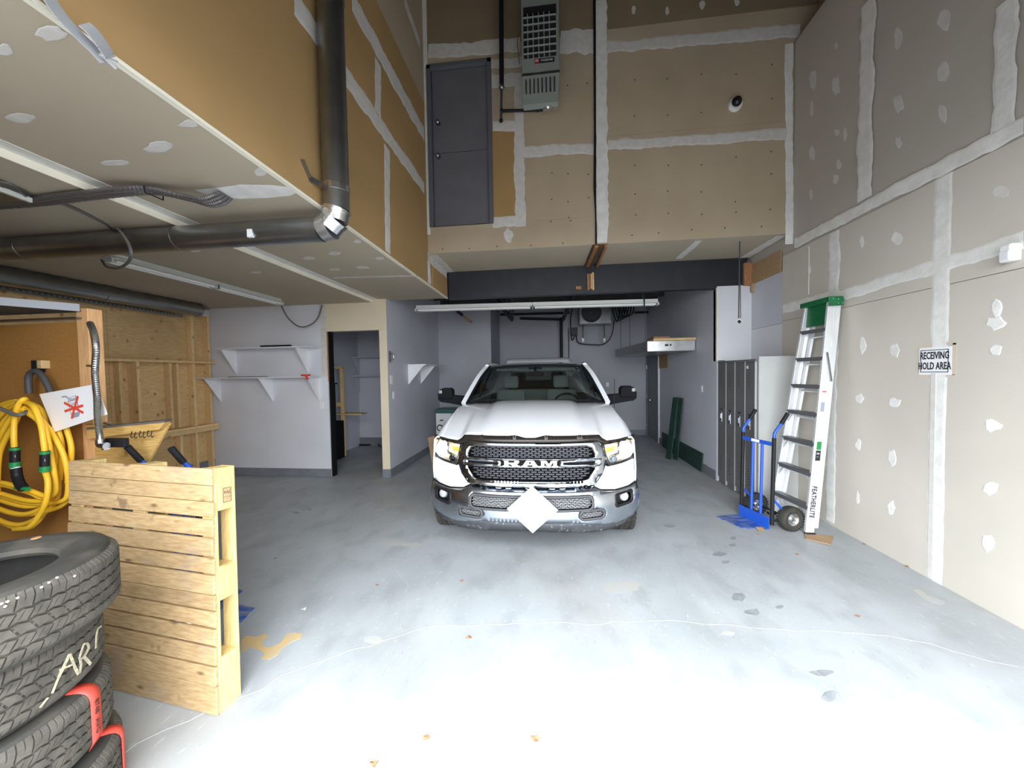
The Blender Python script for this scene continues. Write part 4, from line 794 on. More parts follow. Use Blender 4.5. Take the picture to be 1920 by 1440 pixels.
# sign
t = thing('hold_area_sign', 'paper sign reading RECEIVING HOLD AREA taped to the right wall', 'sign', (XR, 3.26, 1.84))
q = [aX(x, y, XR) for x, y in ((1725, 654), (1787, 647.5), (1785, 702.5), (1724, 703))]
cc = sum(q, V(0, 0, 0))/4; wv = ((q[1]-q[0])+(q[2]-q[3]))/2; hv = ((q[0]-q[3])+(q[1]-q[2]))/2; W_, H_ = wv.length, hv.length
Wn, Hn = V(0, -1, .0), V(0, 0, 1)
cc.x = XR-.001
def rect(c, w, h, th, name, m, parent): return MB().prism([c+Wn*a*w/2+Hn*b*h/2 for a, b in ((-1, -1), (1, -1), (1, 1), (-1, 1))], V(-th, 0, 0)).build(name, M[m], parent)
M['masking'] = mat('masking_tape', (.62, .52, .42), .6)
for dx, dz, w_, h_ in ((-.5, 0, .05, .9), (.56, 0.05, .06, 1.05), (-.25, .54, .5, .05), (.35, .60, .45, .06), (-.2, -.54, .45, .05), (.35, -.53, .4, .05)):
    rect(cc+Wn*dx*W_+Hn*dz*H_, w_*W_*1.0+.012, h_*H_+.012, .001, 'tape_strip', 'masking', t)
rect(cc+V(-.002, 0, 0), W_, H_, .001, 'paper', 'paper', t)
fb = cc+V(-.0045, 0, 0)-Wn*.02*W_
for dx, dz, w_, h_ in ((-.42, 0, .02, .82), (.42, 0, .02, .82), (0, .40, .85, .022), (0, -.40, .85, .022)): rect(fb+Wn*dx*W_+Hn*dz*H_, w_*W_, h_*H_, .0006, 'printed_border', 'ink', t)
text('printed_text', 'RECEIVING', .075, M['ink'], frame(fb+Hn*H_*.19, Wn, Hn), t, extrude=.0004, sx=.60, sy=1.1, offset=.0018)
text('printed_text', 'HOLD AREA', .075, M['ink'], frame(fb-Hn*H_*.19, Wn, Hn), t, extrude=.0004, sx=.60, sy=1.1, offset=.0018)
# ================================================================ partition panel with the hose
YPN = 2.3
t = thing('board_partition', 'brown fibreboard partition panel with an orange timber end stud', 'partition', (-4.2, YPN, 0))
pr = aY(155, 700, YPN).x; ps = aY(176, 700, YPN).x; ztop = aY(160, 579, YPN).z
MB().box((-6.18, YPN, .0), (pr, YPN+.012, ztop-.10)).build('board', M['hardboard'], t)
M['pine_orange'] = wood('orange_pine_stud', (.72, .42, .20), (.62, .34, .15), grain=(8, 8, 1), knots=False)
MB().box((pr, YPN-.02, 0), (ps, YPN+.07, ztop)).build('end_stud', M['pine_orange'], t, bevel=.004)
t = thing('steel_shelf', 'galvanised steel shelf edge projecting above the fibreboard partition', 'shelf', (-4.0, 2.1, 2.3))
s0, s1 = aZ(-140, 545, 2.36), aY(153, 584, YPN-.02); s1 = V(s1.x, YPN-.03, 2.36); s0.z = 2.36
hh = .055
MB().bar(s0-uz*hh*.5, s1-uz*hh*.5, .006, hh).build('front_lip', M['dull_steel'], t)
MB().prism([s0-uz*hh, s1-uz*hh, V(s1.x-.02, YPN-.002, 2.36-hh), V(-5.9, YPN-.002, 2.36-hh), V(-5.9, s0.y, 2.36-hh)], (0, 0, .01)).build('shelf_tray', M['dark_grey'], t)
MB().bar((-5.9, YPN-.03, 2.31-hh), (s1.x, YPN-.03, 2.31-hh), .05, .012).build('back_angle', M['galv'], t)
# holder and hose
t = thing('hose_hanger', 'bent grey hook on the partition holding the yellow hose coil', 'hook', aY(73, 690, YPN))
YH2 = 2.20; h = lambda px, py, y=YH2: aY(px, py, y)
MB().tube(spline([h(55, 738), h(53, 712), h(57, 700), h(66, 696), h(77, 702), h(86, 716), h(95, 736), h(100, 760)], 7), .019, 12).build('hook_tube', M['dark_grey'], t, smooth=True)
a, b = h(68, 676, 2.28), h(79, 698, 2.28); MB().box((a.x, 2.25, b.z), (b.x, YPN, a.z)).build('hook_block', M['black'], t, bevel=.003)
a, b = h(79, 676, 2.28), h(88, 691, 2.28); MB().box((a.x, 2.25, b.z), (b.x, YPN, a.z)).build('wood_block', M['pine_x'], t, bevel=.003)
MB().tube([h(40, 756, 2.10), h(60, 764, 2.22)], .03, 12).build('hook_arm', M['dark_grey'], t, smooth=True)
t = thing('yellow_hose', 'coiled yellow hose with black and green couplings hanging on the brown partition', 'hose', h(60, 860))
hr = .0155
def loop(L, rr, y0, n=9):
    pts = [h(px, py, y) for px, py, y in L]; sp = spline(pts+[pts[0], pts[1]], n); 
    sp = sp[:-n]
    return MB().tube(sp, rr, 10).build('hose_loop', M['hose'], t, smooth=True)
random.seed(5)
cols = [(-62, 0), (-52, 8), (-40, 4), (-30, 10), (-70, 14), (-20, 6)]
for k in range(9):
    y = 2.16-.012*k+random.uniform(-.008, .008)
    lx = -58+k*7+random.uniform(-4, 4); rx = 95+random.uniform(-6, 10)+(k % 3)*5; ty = 748+k*2.6+random.uniform(-2, 3); by = 988-k*9+random.uniform(-5, 5); cx = 28+random.uniform(-8, 8)+k
    if k in (2, 5): rx = 128
    loop([(cx+8, ty, y), (cx+45, ty+22+k, y-.01), (rx-10, 850, y), (rx, 915, y+.01), (rx-14, 955-k*3, y), (cx+18, by, y-.02), (cx-35, by-14, y-.01), (lx-4, 925, y), (lx, 850, y+.01), (lx+28, ty+26, y)], hr, y)
def strand(pts, name='hose_strand', m='hose', r=hr, **k): return MB().tube(spline([h(*p) for p in pts], 8), r, 12).build(name, M[m], t, smooth=True)
strand([(52, 760, 2.14), (46, 748, 2.06), (34, 760, 2.04), (27, 790, 2.04), (26, 818, 2.03), (27, 840, 2.03)])
strand([(40, 752, 2.08), (62, 762, 2.04), (76, 795, 2.03), (82, 830, 2.02), (84, 846, 2.02)])
strand([(84, 882, 2.02), (90, 905, 2.01), (86, 940, 2.0), (72, 968, 2.0), (54, 988, 2.0), (28, 992, 2.02)])
strand([(108, 800, 2.15), (116, 840, 2.15), (112, 900, 2.15)]); strand([(124, 800, 2.16), (134, 845, 2.16), (126, 905, 2.16)]); strand([(98, 800, 2.13), (106, 860, 2.14), (104, 920, 2.14)])
for px, p0_, p1_, yy in ((28, 839, 876, 2.02), (84, 846, 884, 2.01)):
    MB().tube([h(px, p0_, yy), h(px, p1_, yy)], .0235, 16).build('coupling_grip', M['black'], t, smooth=True)
    MB().tube([h(px, p0_, yy), h(px, p0_+5, yy)], .0255, 16).build('green_collar', M['green'], t, smooth=True)
    MB().tube([h(px, p1_-10, yy), h(px, p1_, yy)], .0258, 16).build('green_collar', M['green'], t, smooth=True)
    text('printed_mark', 'GALEED'[:0]+'~', .03, M['paper'], frame(h(px, (p0_+p1_)/2-2, yy-.0255), (0, 0, 1), (-1, 0, 0)), t, extrude=.0004)
MB().tube([h(29, 876, 2.02), h(29.5, 878, 2.02)], .022, 16).build('white_collar', M['white'], t)
strand([(30, 878, 2.02), (32, 893, 2.02), (37, 906, 2.01), (44, 916, 2.0)], 'black_nozzle', 'black', .026)
MB().tube([h(30, 914, 2.0), h(52, 917, 2.0)], .014, 10).build('nozzle_tip', M['green'], t, smooth=True)
strand([(-6, 763, 2.0), (10, 770, 2.0), (30, 778, 2.0), (44, 776, 2.02), (52, 768, 2.08)], 'tie_strap', 'cable', .012)
# no-gas sign
t = thing('no_gas_sign', 'tilted white laminated sign with a crossed-out gas can', 'sign', h(138, 762, 2.17))
q = [h(74.5, 739, 2.12), h(181, 720, 2.09), h(202, 777, 2.09), h(103, 810, 2.12)]
nrm_ = (q[1]-q[0]).cross(q[3]-q[0]).normalized(); nrm_ = nrm_ if nrm_.y < 0 else -nrm_
MB().prism(q, nrm_*.002).build('laminated_sheet', M['paper'], t)
xu = ((q[1]-q[0])+(q[2]-q[3])).normalized(); zu = xu.cross(nrm_).normalized(); zu = zu if zu.z > 0 else -zu
cg = sum(q, V(0, 0, 0))/4+nrm_*.0035
cg += xu*.003
DS = 1.35
def dec(pts, m, off=0., name='printed_drawing'):
    P_ = [cg+xu*x*DS+zu*y*DS+nrm_*off for x, y in pts]; return MB().prism(P_, nrm_*.0006).build(name, M[m], t)
M['can'] = mat('printed_blue_grey', (.30, .33, .42), .5)
dec([(-.032, .035), (.032, .035), (.030, -.040), (.018, -.058), (-.020, -.058), (-.032, -.038)], 'can')
dec([(-.026, .028), (.026, .028), (.024, -.034), (-.026, -.034)], 'paper', .0008)
dec([(-.012, .05), (.03, .052), (.032, .037), (-.02, .037)], 'can'); dec([(-.006, .048), (.024, .049), (.024, .041), (-.010, .041)], 'paper', .0008)
dec([(-.018, .045), (-.034, .062), (-.066, .066), (-.066, .060), (-.036, .055), (-.024, .038)], 'can')
text('printed_word', 'GAS', .030, M['can'], frame(cg+zu*.016+nrm_*.0022, xu, zu), t, extrude=.0003, offset=.0006)
for a_, b_ in (((-.055, .03), (.055, -.045)), ((.045, .045), (-.03, -.06)), ((-.065, -.014), (.065, -.008))):
    p_, q_ = cg+xu*a_[0]*DS+zu*a_[1]*DS+nrm_*.003, cg+xu*b_[0]*DS+zu*b_[1]*DS+nrm_*.003; MB().bar(p_, q_, .017, .0006, nrm_).build('red_stroke', M['red'], t)
# conduit and socket box on the stud
t = thing('flexible_conduit', 'shiny flexible conduit running down the stud to a black socket box', 'conduit', h(183, 740, 2.1))
yc = 2.045
sp = spline([h(169, 606, 2.2), h(176, 625, 2.10), h(180, 655, yc), (h(178, 700, yc)), h(182, 745, yc), h(183, 780, yc), h(186, 812, yc), h(188, 832, yc)], 22)
MB().tube(sp, [.0195 if i % 2 else .0165 for i in range(len(sp))], 14).build('flex_tube', M['galv_bright'], t)
MB().tube(spline([h(187, 824, yc), h(189, 834, yc), h(200, 836, yc)], 6), .023, 14).build('elbow', M['galv_bright'], t, smooth=True)
for py in (686, 797): MB().tube([h(164, py, 2.14), h(186, py, 2.10)], .009, 8).build('clip', M['galv_bright'], t)
a, b = h(197, 822, 2.12), h(203, 843, 2.12); MB().box((a.x, 2.095, b.z), (b.x, 2.13, a.z)).build('box_plate', M['galv_bright'], t, bevel=.002)
a, b = h(203, 821, 2.12), h(240, 838, 2.12); MB().box((a.x, 2.10, b.z), (b.x, 2.13, a.z)).build('socket_box', M['black'], t, bevel=.003)
# shelf with cup hooks
t = thing('corner_shelf', 'yellow timber corner shelf with brass cup hooks beside the partition stud', 'shelf', h(250, 800, 2.3))
yf = 2.24
M['yellow_pine'] = wood('yellow_pine', (.66, .43, .15), (.52, .31, .09), grain=(1, 10, 10), knot_scale=5)
a = [h(178, 806, yf), h(309, 792, yf), h(297, 806, yf), h(178, 824, yf)]
for p_ in a: p_.y = yf
MB().prism([V(ps, yf, a[0].z), a[1], a[2], V(ps, yf, a[3].z)], (0, .04, 0)).build('front_rail', M['yellow_pine'], t, bevel=.002)
MB().prism([V(ps, yf+.041, a[0].z-.01), V(a[1].x-.01, yf+.041, a[1].z-.01), V(h(252, 862, yf).x, yf+.041, h(252, 862, yf).z-.12), V(ps, yf+.041, h(252, 880, yf).z-.12)], (0, .015, 0)).build('gusset_plate', M['yellow_pine'], t)
MB().prism([V(ps, yf+.0, a[0].z+.002), V(a[1].x, yf, a[1].z+.002), V(a[1].x-.06, yf+.10, a[1].z+.004), V(ps, yf+.12, a[0].z+.004)], (0, 0, .012)).build('shelf_board', M['cable'], t)
for k, px in enumerate((250, 266, 281)):
    for j in range(2):
        o = h(px-3+j*7, 812-k+j*1, yf-.008)
        MB().tube([o+V(.010*math.cos(an)+0, -.012*0, -.022+.014*math.sin(an)) if i else o+uz*.012 for i, an in enumerate([PI/2+2*PI*.72*q_/8 for q_ in range(9)])], .0028, 6).build('cup_hook', M['brown_dark'], t)
a2, b2 = h(196, 796, 2.28), h(215, 802, 2.28); MB().tube([a2+V(0, 0, .015), b2+V(0, .02, .012)], .012, 8).build('metal_fitting', M['galv_bright'], t)

# ================================================================ pallet
Bp = V(-1.775, 1.61, 0); Tp = V(-1.90, 1.75, 1.28); uu = V(-.993, .115, 0).normalized(); vv = (Tp-Bp).normalized(); nn = uu.cross(vv).normalized(); nn = nn if nn.y > 0 else -nn
PW, PH, PD = 1.16, (Tp-Bp).length, .135
t = thing('wooden_pallet', 'pale wooden pallet standing on end beside the tyre stack', 'pallet', Bp)
def pb(u0, u1, v0, v1, w0, w1, name, bevel=.003, m='pallet'):
    vs = [Bp+uu*u+vv*v+nn*w for w in (w0, w1) for v in (v0, v1) for u in (u0, u1)]
    return MB().add(vs, [(0, 2, 3, 1), (4, 5, 7, 6), (0, 1, 5, 4), (2, 6, 7, 3), (0, 4, 6, 2), (1, 3, 7, 5)]).build(name, M[m], t, bevel=bevel, seg=1)
# board edges in the photo along the right corner (px y of board tops and bottoms), turned into heights
edges = [(879, 911), (912, 941.5), (942.5, 971), (976, 1007), (1011, 1045), (1048.5, 1077), (1081, 1117), (1118, 1146), (1149, 1178), (1182, 1212), (1216.5, 1250), (1253.5, 1289), (1290, 1345)]
def hv(py):
    lo, hi = 0., PH
    for _ in range(40):
        m_ = (lo+hi)/2; d = Bp+vv*m_-EYE; yy = 720-F_PX*(d.dot(UP)/d.dot(FW))
        if yy > py: lo = m_
        else: hi = m_
    return m_
random.seed(3)
for k, (a, b) in enumerate(edges):
    v1, v0 = hv(a), max(.002, hv(b)); pb(random.uniform(-.003, .006) if k < 12 else 0, PW-random.uniform(0, .01), v0, v1, 0-random.uniform(0, .002), .016, 'slat')
for u0, u1 in ((0.0, .095), (.53, .63), (PW-.095, PW)):
    pb(u0+.001, u1, .001, PH-.001, .0165, .034, 'runner_board', m='pallet_end')
    pb(u0+.002, u1, .001, PH-.001, PD-.018, PD, 'bottom_board', m='pallet_end')
    for v0, v1 in ((0.001, hv(1240)), (hv(1133), hv(1068)), (hv(962), PH-.002)): pb(u0, u1-.002, v0, v1, .034, PD-.018, 'block', m='pallet_end')
c = Bp+uu*.0+vv*(PH-.16)+nn*(PD*.62)
MB().prism([c-uu*.001+nn*a+vv*b for a, b in ((-.022, -.04), (.022, -.04), (.022, .04), (-.022, .04))], -uu*.0006).build('stamp_ground', M['pallet'], t)
for a, b, w_, h_ in ((0, .04, .044, .003), (0, -.04, .044, .003), (-.022, 0, .003, .08), (.022, 0, .003, .08), (0, -.01, .044, .002)):
    MB().prism([c-uu*.0018+nn*(a+x*w_/2)+vv*(b+z*h_/2) for x, z in ((-1, -1), (1, -1), (1, 1), (-1, 1))], -uu*.0004).build('stamp_line', M['soil'] if 0 else M['dark_grey'], t)
text('stamp_text', 'PAS', .022, M['dark_grey'], frame(c-uu*.003+vv*.014, nn, vv), t, extrude=.0003)

# ================================================================ tyres
def tyre_mesh(name_seed, R=.37, Wd=.27):
    """tread and carcass separately; axis Z, centre at half width"""
    hw = Wd/2; sh = .035
    prof = []
    # carcass: closed ring profile
    car = [(.205, -hw+.035), (.214, -hw+.018), (.26, -hw+.004), (.30, -hw), (.34, -hw+.006), (R-.022, -hw+.022), (R-.0135, -hw+.04), (R-.0135, hw-.04), (R-.022, hw-.022), (.34, hw-.006), (.335, hw-.0035), (.30, hw), (.285, hw-.0005), (.28, hw-.003), (.26, hw-.004), (.214, hw-.018), (.205, hw-.035), (.214, hw-.05), (.25, hw-.035), (.30, hw-.02), (.35, hw-.035), (R-.03, hw-.06), (R-.03, -hw+.06), (.35, -hw+.035), (.25, -hw+.035), (.222, -hw+.05)]
    mc = MB().lathe(car, (0, 0, 0), (0, 0, 1), 72, True)
    # tread: columns across (x, bottom?, rib) and phases round each block
    gs = [-.064, -.021, .021, .064]; cols = [(-hw+.012, 0, 0), (-.112, 0, 0), (-.100, 0, 0), (-.086, 0, 0)]
    for i, g in enumerate(gs):
        cols += [(g-.0052, 0, i), (g-.0042, 1, i), (g+.0042, 1, i+1), (g+.0052, 0, i+1)]
        if i < 3: cols += [(g+.0145, 0, i+1), ((g+gs[i+1])/2, 0, i+1), (gs[i+1]-.0145, 0, i+1)]
    cols += [(.086, 0, 4), (.100, 0, 4), (.112, 0, 4), (hw-.012, 0, 4)]
    NB = 58; phs = [0, .03, .12, .15, .33, .50, .53, .60, .63, .85]; vs = []
    for bk in range(NB):
        for p_ in phs:
            for x, bot, rib in cols:
                sh = [x*7, .5+x*14, -x*12, .3+x*14, .5+x*7][rib]
                th = 2*PI*(bk+p_+sh)/NB; q_ = (p_*2) % 2; tri = (1-abs(2*p_-1))*2-1
                dd = .012 if bot else 0
                if .03 <= p_ <= .12 and (rib != 2 or abs(x) > .006): dd = max(dd, .0085 if rib in (0, 4) else .0075)
                if .53 <= p_ <= .60 and (rib in (0, 4)) and abs(x) > .09: dd = max(dd, .006)
                if .53 <= p_ <= .60 and rib in (1, 3) and abs(abs(x)-.042) < .01: dd = max(dd, .004)
                xx = x+(.0030*tri if abs(x) < .08 else 0)
                r = R-dd-.032*max(0, (abs(x)-.088)/.035)**2
                vs.append((r*math.cos(th), r*math.sin(th), xx))
    m_ = len(cols); n = NB*len(phs)
    fs = [(i*m_+j, ((i+1) % n)*m_+j, ((i+1) % n)*m_+j+1, i*m_+j+1) for i in range(n) for j in range(m_-1)]
    mt = MB().add(vs, fs)
    return mc, mt
mc, mt = tyre_mesh(1)
labels = ['topmost worn tyre of the stack beside the pallet', 'second tyre from the top, chalked with pale letters', 'third tyre from the top, with a red tape strip over its shoulder', 'bottom tyre of the stack with red tape on its edge']
TY = []
for k, (cx, cz, cy, rz) in enumerate(((-2.13, .9615, 1.03, .3), (-2.23, .6875, 1.03, 1.1), (-2.20, .4125, 1.03, 2.4), (-2.16, .1375, 1.03, 4.0))):
    if k == 0:
        t0 = thing('worn_tyre', labels[0], 'tyre', (cx, cy, cz), 'stack of worn tyres'); t = t0
        a = mc.build('sidewall', M['rubber'], t, local=True, smooth=True); b = mt.build('tread', M['tread'], t, local=True, recalc=False)
        t.rotation_euler = (0, 0, rz)
    else:
        t = copy_tree(t0); t.location = (cx, cy, cz); t.rotation_euler = (0, 0, rz); t['label'] = labels[k]
    TY.append(t)
def tyre_part(k, mb, name, m, **kw):
    """vertices in world space -> child of tyre k"""
    t = TY[k]; Mi = (Matrix.Translation(t.location) @ Matrix.Rotation(t.rotation_euler.z, 4, 'Z')).inverted(); mb.v = [Mi @ v for v in mb.v]
    return mb.build(name, M[m], t, local=True, **kw)
def on_tread(k, px, py, R=.372):
    """point on the tread cylinder of tyre k"""
    c = TY[k].location; d = ray(px, py); ox, oy = EYE.x-c.x, EYE.y-c.y
    A = d.x**2+d.y**2; B_ = ox*d.x+oy*d.y; Cc = ox*ox+oy*oy-R*R; D = B_*B_-A*Cc
    if D < 0: return None
    return EYE+d*((-B_-math.sqrt(D))/A)
M['chalk'] = mat('pale_tyre_crayon', (.50, .44, .30), .9, col2=(.30, .26, .19), scale=60)
def chalk(k, strokes, wd=.011):
    for st in strokes:
        mb = MB(); P_ = [on_tread(k, *p) for p in st]
        if any(p is None for p in P_): continue
        for a, b in zip(P_, P_[1:]):
            c = TY[k].location; out = V(a.x-c.x, a.y-c.y, 0).normalized(); mb.bar(a, b, wd*random.uniform(.5, .9), .003, out)
        tyre_part(k, mb, 'chalk_stroke', 'chalk')
chalk(1, [[(75, 1327), (90, 1308)], [(98, 1300), (110, 1270), (131, 1226)], [(131, 1226), (140, 1250), (147, 1264)], [(112, 1256), (138, 1245)], [(149, 1231), (152, 1246), (150, 1262)], [(150, 1230), (157, 1208), (164, 1206), (167, 1214), (160, 1228), (152, 1236)], [(158, 1232), (170, 1245)], [(180, 1215), (181, 1190), (184, 1178), (190, 1174)]])
# red tape straps
def tape_strip(k, az, wd=.035, R=.374, hw=.137, up=.10, down=.26):
    c = TY[k].location; d = V(math.cos(az), math.sin(az), 0); s = V(-math.sin(az), math.cos(az), 0); z = c.z
    pr = [(R-up-.02, hw+.0), (R-.07, hw+.001), (R-.035, hw-.004), (R-.015, hw-.014), (R-.004, hw-.030), (R+.001, hw-.05), (R+.001, -hw+.05), (R-.012, -hw+.022)]
    vs = []
    for r, h_ in pr: vs += [c+d*r+uz*h_-s*wd/2, c+d*r+uz*h_+s*wd/2]
    mb = MB().add(vs, [(2*i, 2*i+1, 2*i+3, 2*i+2) for i in range(len(pr)-1)])
    o = tyre_part(k, mb, 'red_tape', 'red', smooth=True); so = o.modifiers.new('s', 'SOLIDIFY'); so.thickness = .001
    return c+d*(R+.0035), s, d
# angles: third tyre tape at px ~ 172,1330
def az_for(k, px, py):
    p = on_tread(k, px, py); c = TY[k].location; return math.atan2(p.y-c.y, p.x-c.x)
p, s, d = tape_strip(2, az_for(2, 180, 1350), .052)
for body, dz in (('8748', .045), ('AVG', -.035)):
    o = text('marker_text', body, .030, M['ink'], frame(p+uz*dz, (0, 0, -1), s), None, extrude=.0004)
    Mi = (Matrix.Translation(TY[2].location) @ Matrix.Rotation(TY[2].rotation_euler.z, 4, 'Z')).inverted(); o.data.transform(Mi); o.parent = TY[2]
tape_strip(3, az_for(3, 230, 1400), .052)
c = aZ(68, 1009, TY[0].location.z+.136); tyre_part(0, MB().lathe([(0, .003), (.014, .003), (.016, 0)], c, (0, 0, 1), 14), 'orange_sticker', 'ply_orange')
mb = MB()
for px, py in ((3, 1132), (14, 1128), (33, 1121), (78, 1101), (107, 1083), (140, 1080), (92, 1092), (10, 1137)):
    q = on_tread(0, px, py, .3705)
    if q: mb.ball(q, .004, n=6)
stuff(tyre_part(0, mb, 'paint_flecks', 'paper'))

# ================================================================ hand trucks
def hand_truck(label, A, B, out, hz, group, lean=.02, toe=.36):
    """A,B: floor points of the frame's two uprights, out: direction of the toe plate"""
    A, B, out = V(A), V(B), V(out).normalized(); s = (B-A).normalized(); W = (B-A).length
    t = thing('hand_truck', label, 'hand truck', (A+B)/2, group); bk = -out
    for e, q in ((-1, A), (1, B)):
        MB().tube([q+uz*.06, q+uz*hz+bk*lean], .020, 14).build('black_upright', M['black'], t, smooth=True)
        p0 = q+uz*hz+bk*lean
        MB().tube(spline([p0-uz*.02, p0+uz*.05+bk*.005, p0+uz*.12+bk*.05, p0+uz*.17+bk*.09], 5), .0155, 12).build('blue_handle_tube', M['blue'], t, smooth=True)
        MB().tube([p0+uz*.155+bk*.078, p0+uz*.27+bk*.15], .021, 14).build('black_grip', M['black'], t, smooth=True)
    zc = hz-.07
    lz = bk*lean*zc/hz
    MB().bar(A+uz*zc+out*.012+lz, B+uz*zc+out*.012+lz, .012, .045).build('cross_bar', M['blue'], t, bevel=.003)
    MB().bar(A+s*W*.34+uz*(zc+.002)+out*.020+lz, A+s*W*.60+uz*(zc+.002)+out*.020+lz, .002, .032).build('maker_label', M['paper'], t)
    for f in (.36, .66): MB().tube([A+s*W*f+uz*.06+out*.005, A+s*W*f+uz*zc+out*.005+lz], .0155, 12).build('blue_bar', M['blue'], t, smooth=True)
    MB().bar(A+uz*.075+out*.03, B+uz*.075+out*.03, .008, .13).build('toe_back_plate', M['blue'], t, bevel=.002)
    a, b = A+out*.03, B+out*.03
    MB().prism([a+uz*.006, b+uz*.006, b+out*.05+uz*.004, b+out*toe*.85-s*W*.16+uz*.003, a+out*toe+s*W*.10+uz*.003, a+out*.12+uz*.004], (0, 0, .006)).build('toe_plate', M['blue_worn'], t)
    ax0, ax1 = A+bk*.19+uz*.135-s*.02, B+bk*.19+uz*.135+s*.02
    MB().tube([ax0, ax1], .010, 10).build('axle', M['black'], t, smooth=True)
    for q in (A, B):
        MB().tube([q+uz*.36, q+bk*.20+uz*.135], .013, 10).build('brace', M['blue'], t, smooth=True); MB().tube([q+uz*.10, q+bk*.20+uz*.135], .011, 10).build('lower_brace', M['black'], t, smooth=True)
    for c, sg in ((ax0, -1), (ax1, 1)):
        T_ = [(.07, -.035), (.085, -.045), (.11, -.05), (.128, -.038), (.135, -.018), (.135, .018), (.128, .038), (.11, .05), (.085, .045), (.07, .035)]
        w_ = MB().lathe(T_, c, s, 36, True).build('rubber_tyre', M['rubber'], t, smooth=True)
        mb = MB()
        for k in range(26):
            for zz in (-1, 1):
                a_ = 2*PI*(k+.5*(zz > 0))/26; u1 = uz*math.cos(a_)+out*math.sin(a_); mb.bar(c+u1*.134+s*zz*.004, c+u1*.128+s*zz*.036, .015, .010, u1)
        stuff(mb.build('tread_lugs', M['rubber'], w_))
        MB().lathe([(0, .030), (.02, .030), (.024, .045), (.034, .020), (.045, .016), (.060, .028), (.073, .036), (.078, .030), (.078, -.030), (.073, -.036), (.060, -.028), (.03, -.02), (0, -.03)], c, s, 32).build('chrome_rim', M['galv_bright'], t, smooth=True)
        MB().lathe([(0, .055), (.012, .052), (.014, .02)], c, s, 14).build('hub_cap', M['galv_bright'], t, smooth=True)
    return t
g1 = 'blue hand trucks'
A1, B1 = aZ(1392, 957), aZ(1447, 985)
A1 = aZ(1390, 966); B1 = aZ(1447, 994)
ht = hand_truck('blue hand truck with black handles standing in front of the grey lockers', A1, B1, (-1, -.12, 0), 1.03, g1, toe=.31)
MB().prism([aZ(1416, 988, .0125), aZ(1429, 989, .0125), aZ(1436, 995, .0125), aZ(1423, 996, .0125)], (0, 0, .001)).build('yellow_label', M['soil'], ht)
hand_truck('second blue hand truck mostly hidden behind the wooden pallet, only its grips clear', (-2.93, 2.30, 0), (-2.55, 2.27, 0), (.08, 1, 0), 1.05, g1, .03, .36)
tag(MB().prism([aZ(440, 1133, .0), aZ(478, 1141, .0), aZ(452, 1168, .0), aZ(436, 1160, .0)], (0, 0, .006)).build('floor_plate', M['blue_worn']), 'rusty blue steel plate corner on the floor behind the pallet', 'plate')

# ================================================================ step ladder
FN, FF = V(2.715, 4.06, 0), V(2.655, 4.60, 0)       # floor feet near and far
TN, TF = V(2.975, 4.14, 2.50), V(2.97, 4.50, 2.50)
t = thing('step_ladder', 'folded aluminium step ladder with green top leaning on the right wall', 'ladder', (FN+FF)/2)
xo = V(1, .0, 0)
def rail_(p, q, w0, w1, th, name, m='alu'):
    """C-channel: web faces along Y, width in X from w0 to w1"""
    dY = th
    vs = []
    for c in (p, q): vs += [c+V(w0, -dY/2, 0), c+V(w1, -dY/2, 0), c+V(w1, dY/2, 0), c+V(w0, dY/2, 0)]
    return MB().add(vs, [(3, 2, 1, 0), (4, 5, 6, 7), (0, 1, 5, 4), (1, 2, 6, 5), (2, 3, 7, 6), (3, 0, 4, 7)]).build(name, M[m], t, bevel=.002)
for p, q, sg in ((FN, TN, -1), (FF, TF, 1)):
    rail_(p, q, -.0, .085, .004, 'rail_web'); rail_(p+V(0, -sg*.014, 0), q+V(0, -sg*.014, 0), 0, .004, .028, 'rail_flange'); rail_(p+V(.081, -sg*.014, 0), q+V(.081, -sg*.014, 0), 0, .004, .028, 'rail_flange')
    MB().box((p.x-.004, p.y-.03 if sg < 0 else p.y-.02, 0.0), (p.x+.09, p.y+.02 if sg < 0 else p.y+.03, .02)).build('rubber_foot', M['black'], t, bevel=.003)
    pr_, qr_ = p+V(.092, sg*-.02, .06), q+V(.092, sg*-.02, 0)
    rail_(pr_, qr_, 0, .05, .004, 'rear_rail_web'); rail_(pr_+V(0, -sg*.010, 0), qr_+V(0, -sg*.010, 0), 0, .004, .02, 'rear_rail_flange'); rail_(pr_+V(.046, -sg*.010, 0), qr_+V(.046, -sg*.010, 0), 0, .004, .02, 'rear_rail_flange')
ns = 7
for k in range(ns):
    f = (k+.95)/(ns+1.05) if k else .118
    f = (.118, .262, .392, .520, .642, .765, .890)[k]
    a, b = FN.lerp(TN, f), FF.lerp(TF, f)
    a, b = a+V(.04, .006, 0), b+V(.04, -.006, 0)
    st = MB().bar(a, b, .085, .006).bar(a+V(-.041, 0, -.018), b+V(-.041, 0, -.018), .004, .042).bar(a+V(.041, 0, -.014), b+V(.041, 0, -.014), .004, .03).build('step', M['alu_dark'], t)
    if k in (0, 1, 2, 3):
        for c, o in ((a, 1), (b, -1)): MB().bar(c+V(-.03, o*.10, -.02), c+V(-.03, o*.005, -.13), .018, .004, (1, 0, 0)).build('step_brace', M['alu'], t)
    if k: MB().tube([FN.lerp(TN, f-.03)+V(.115, .02, .0), FF.lerp(TF, f-.03)+V(.115, -.02, 0)], .012, 8).build('rear_rung', M['alu'], t, smooth=True)
MB().bar(FN.lerp(TN, .118)+V(.04, .0, -.03), FN.lerp(TN, .03)+V(.11, .2, 0), .012, .012).bar(FF.lerp(TF, .118)+V(.04, 0, -.03), FF.lerp(TF, .03)+V(.11, -.2, 0), .012, .012).build('bottom_brace', M['alu'], t)
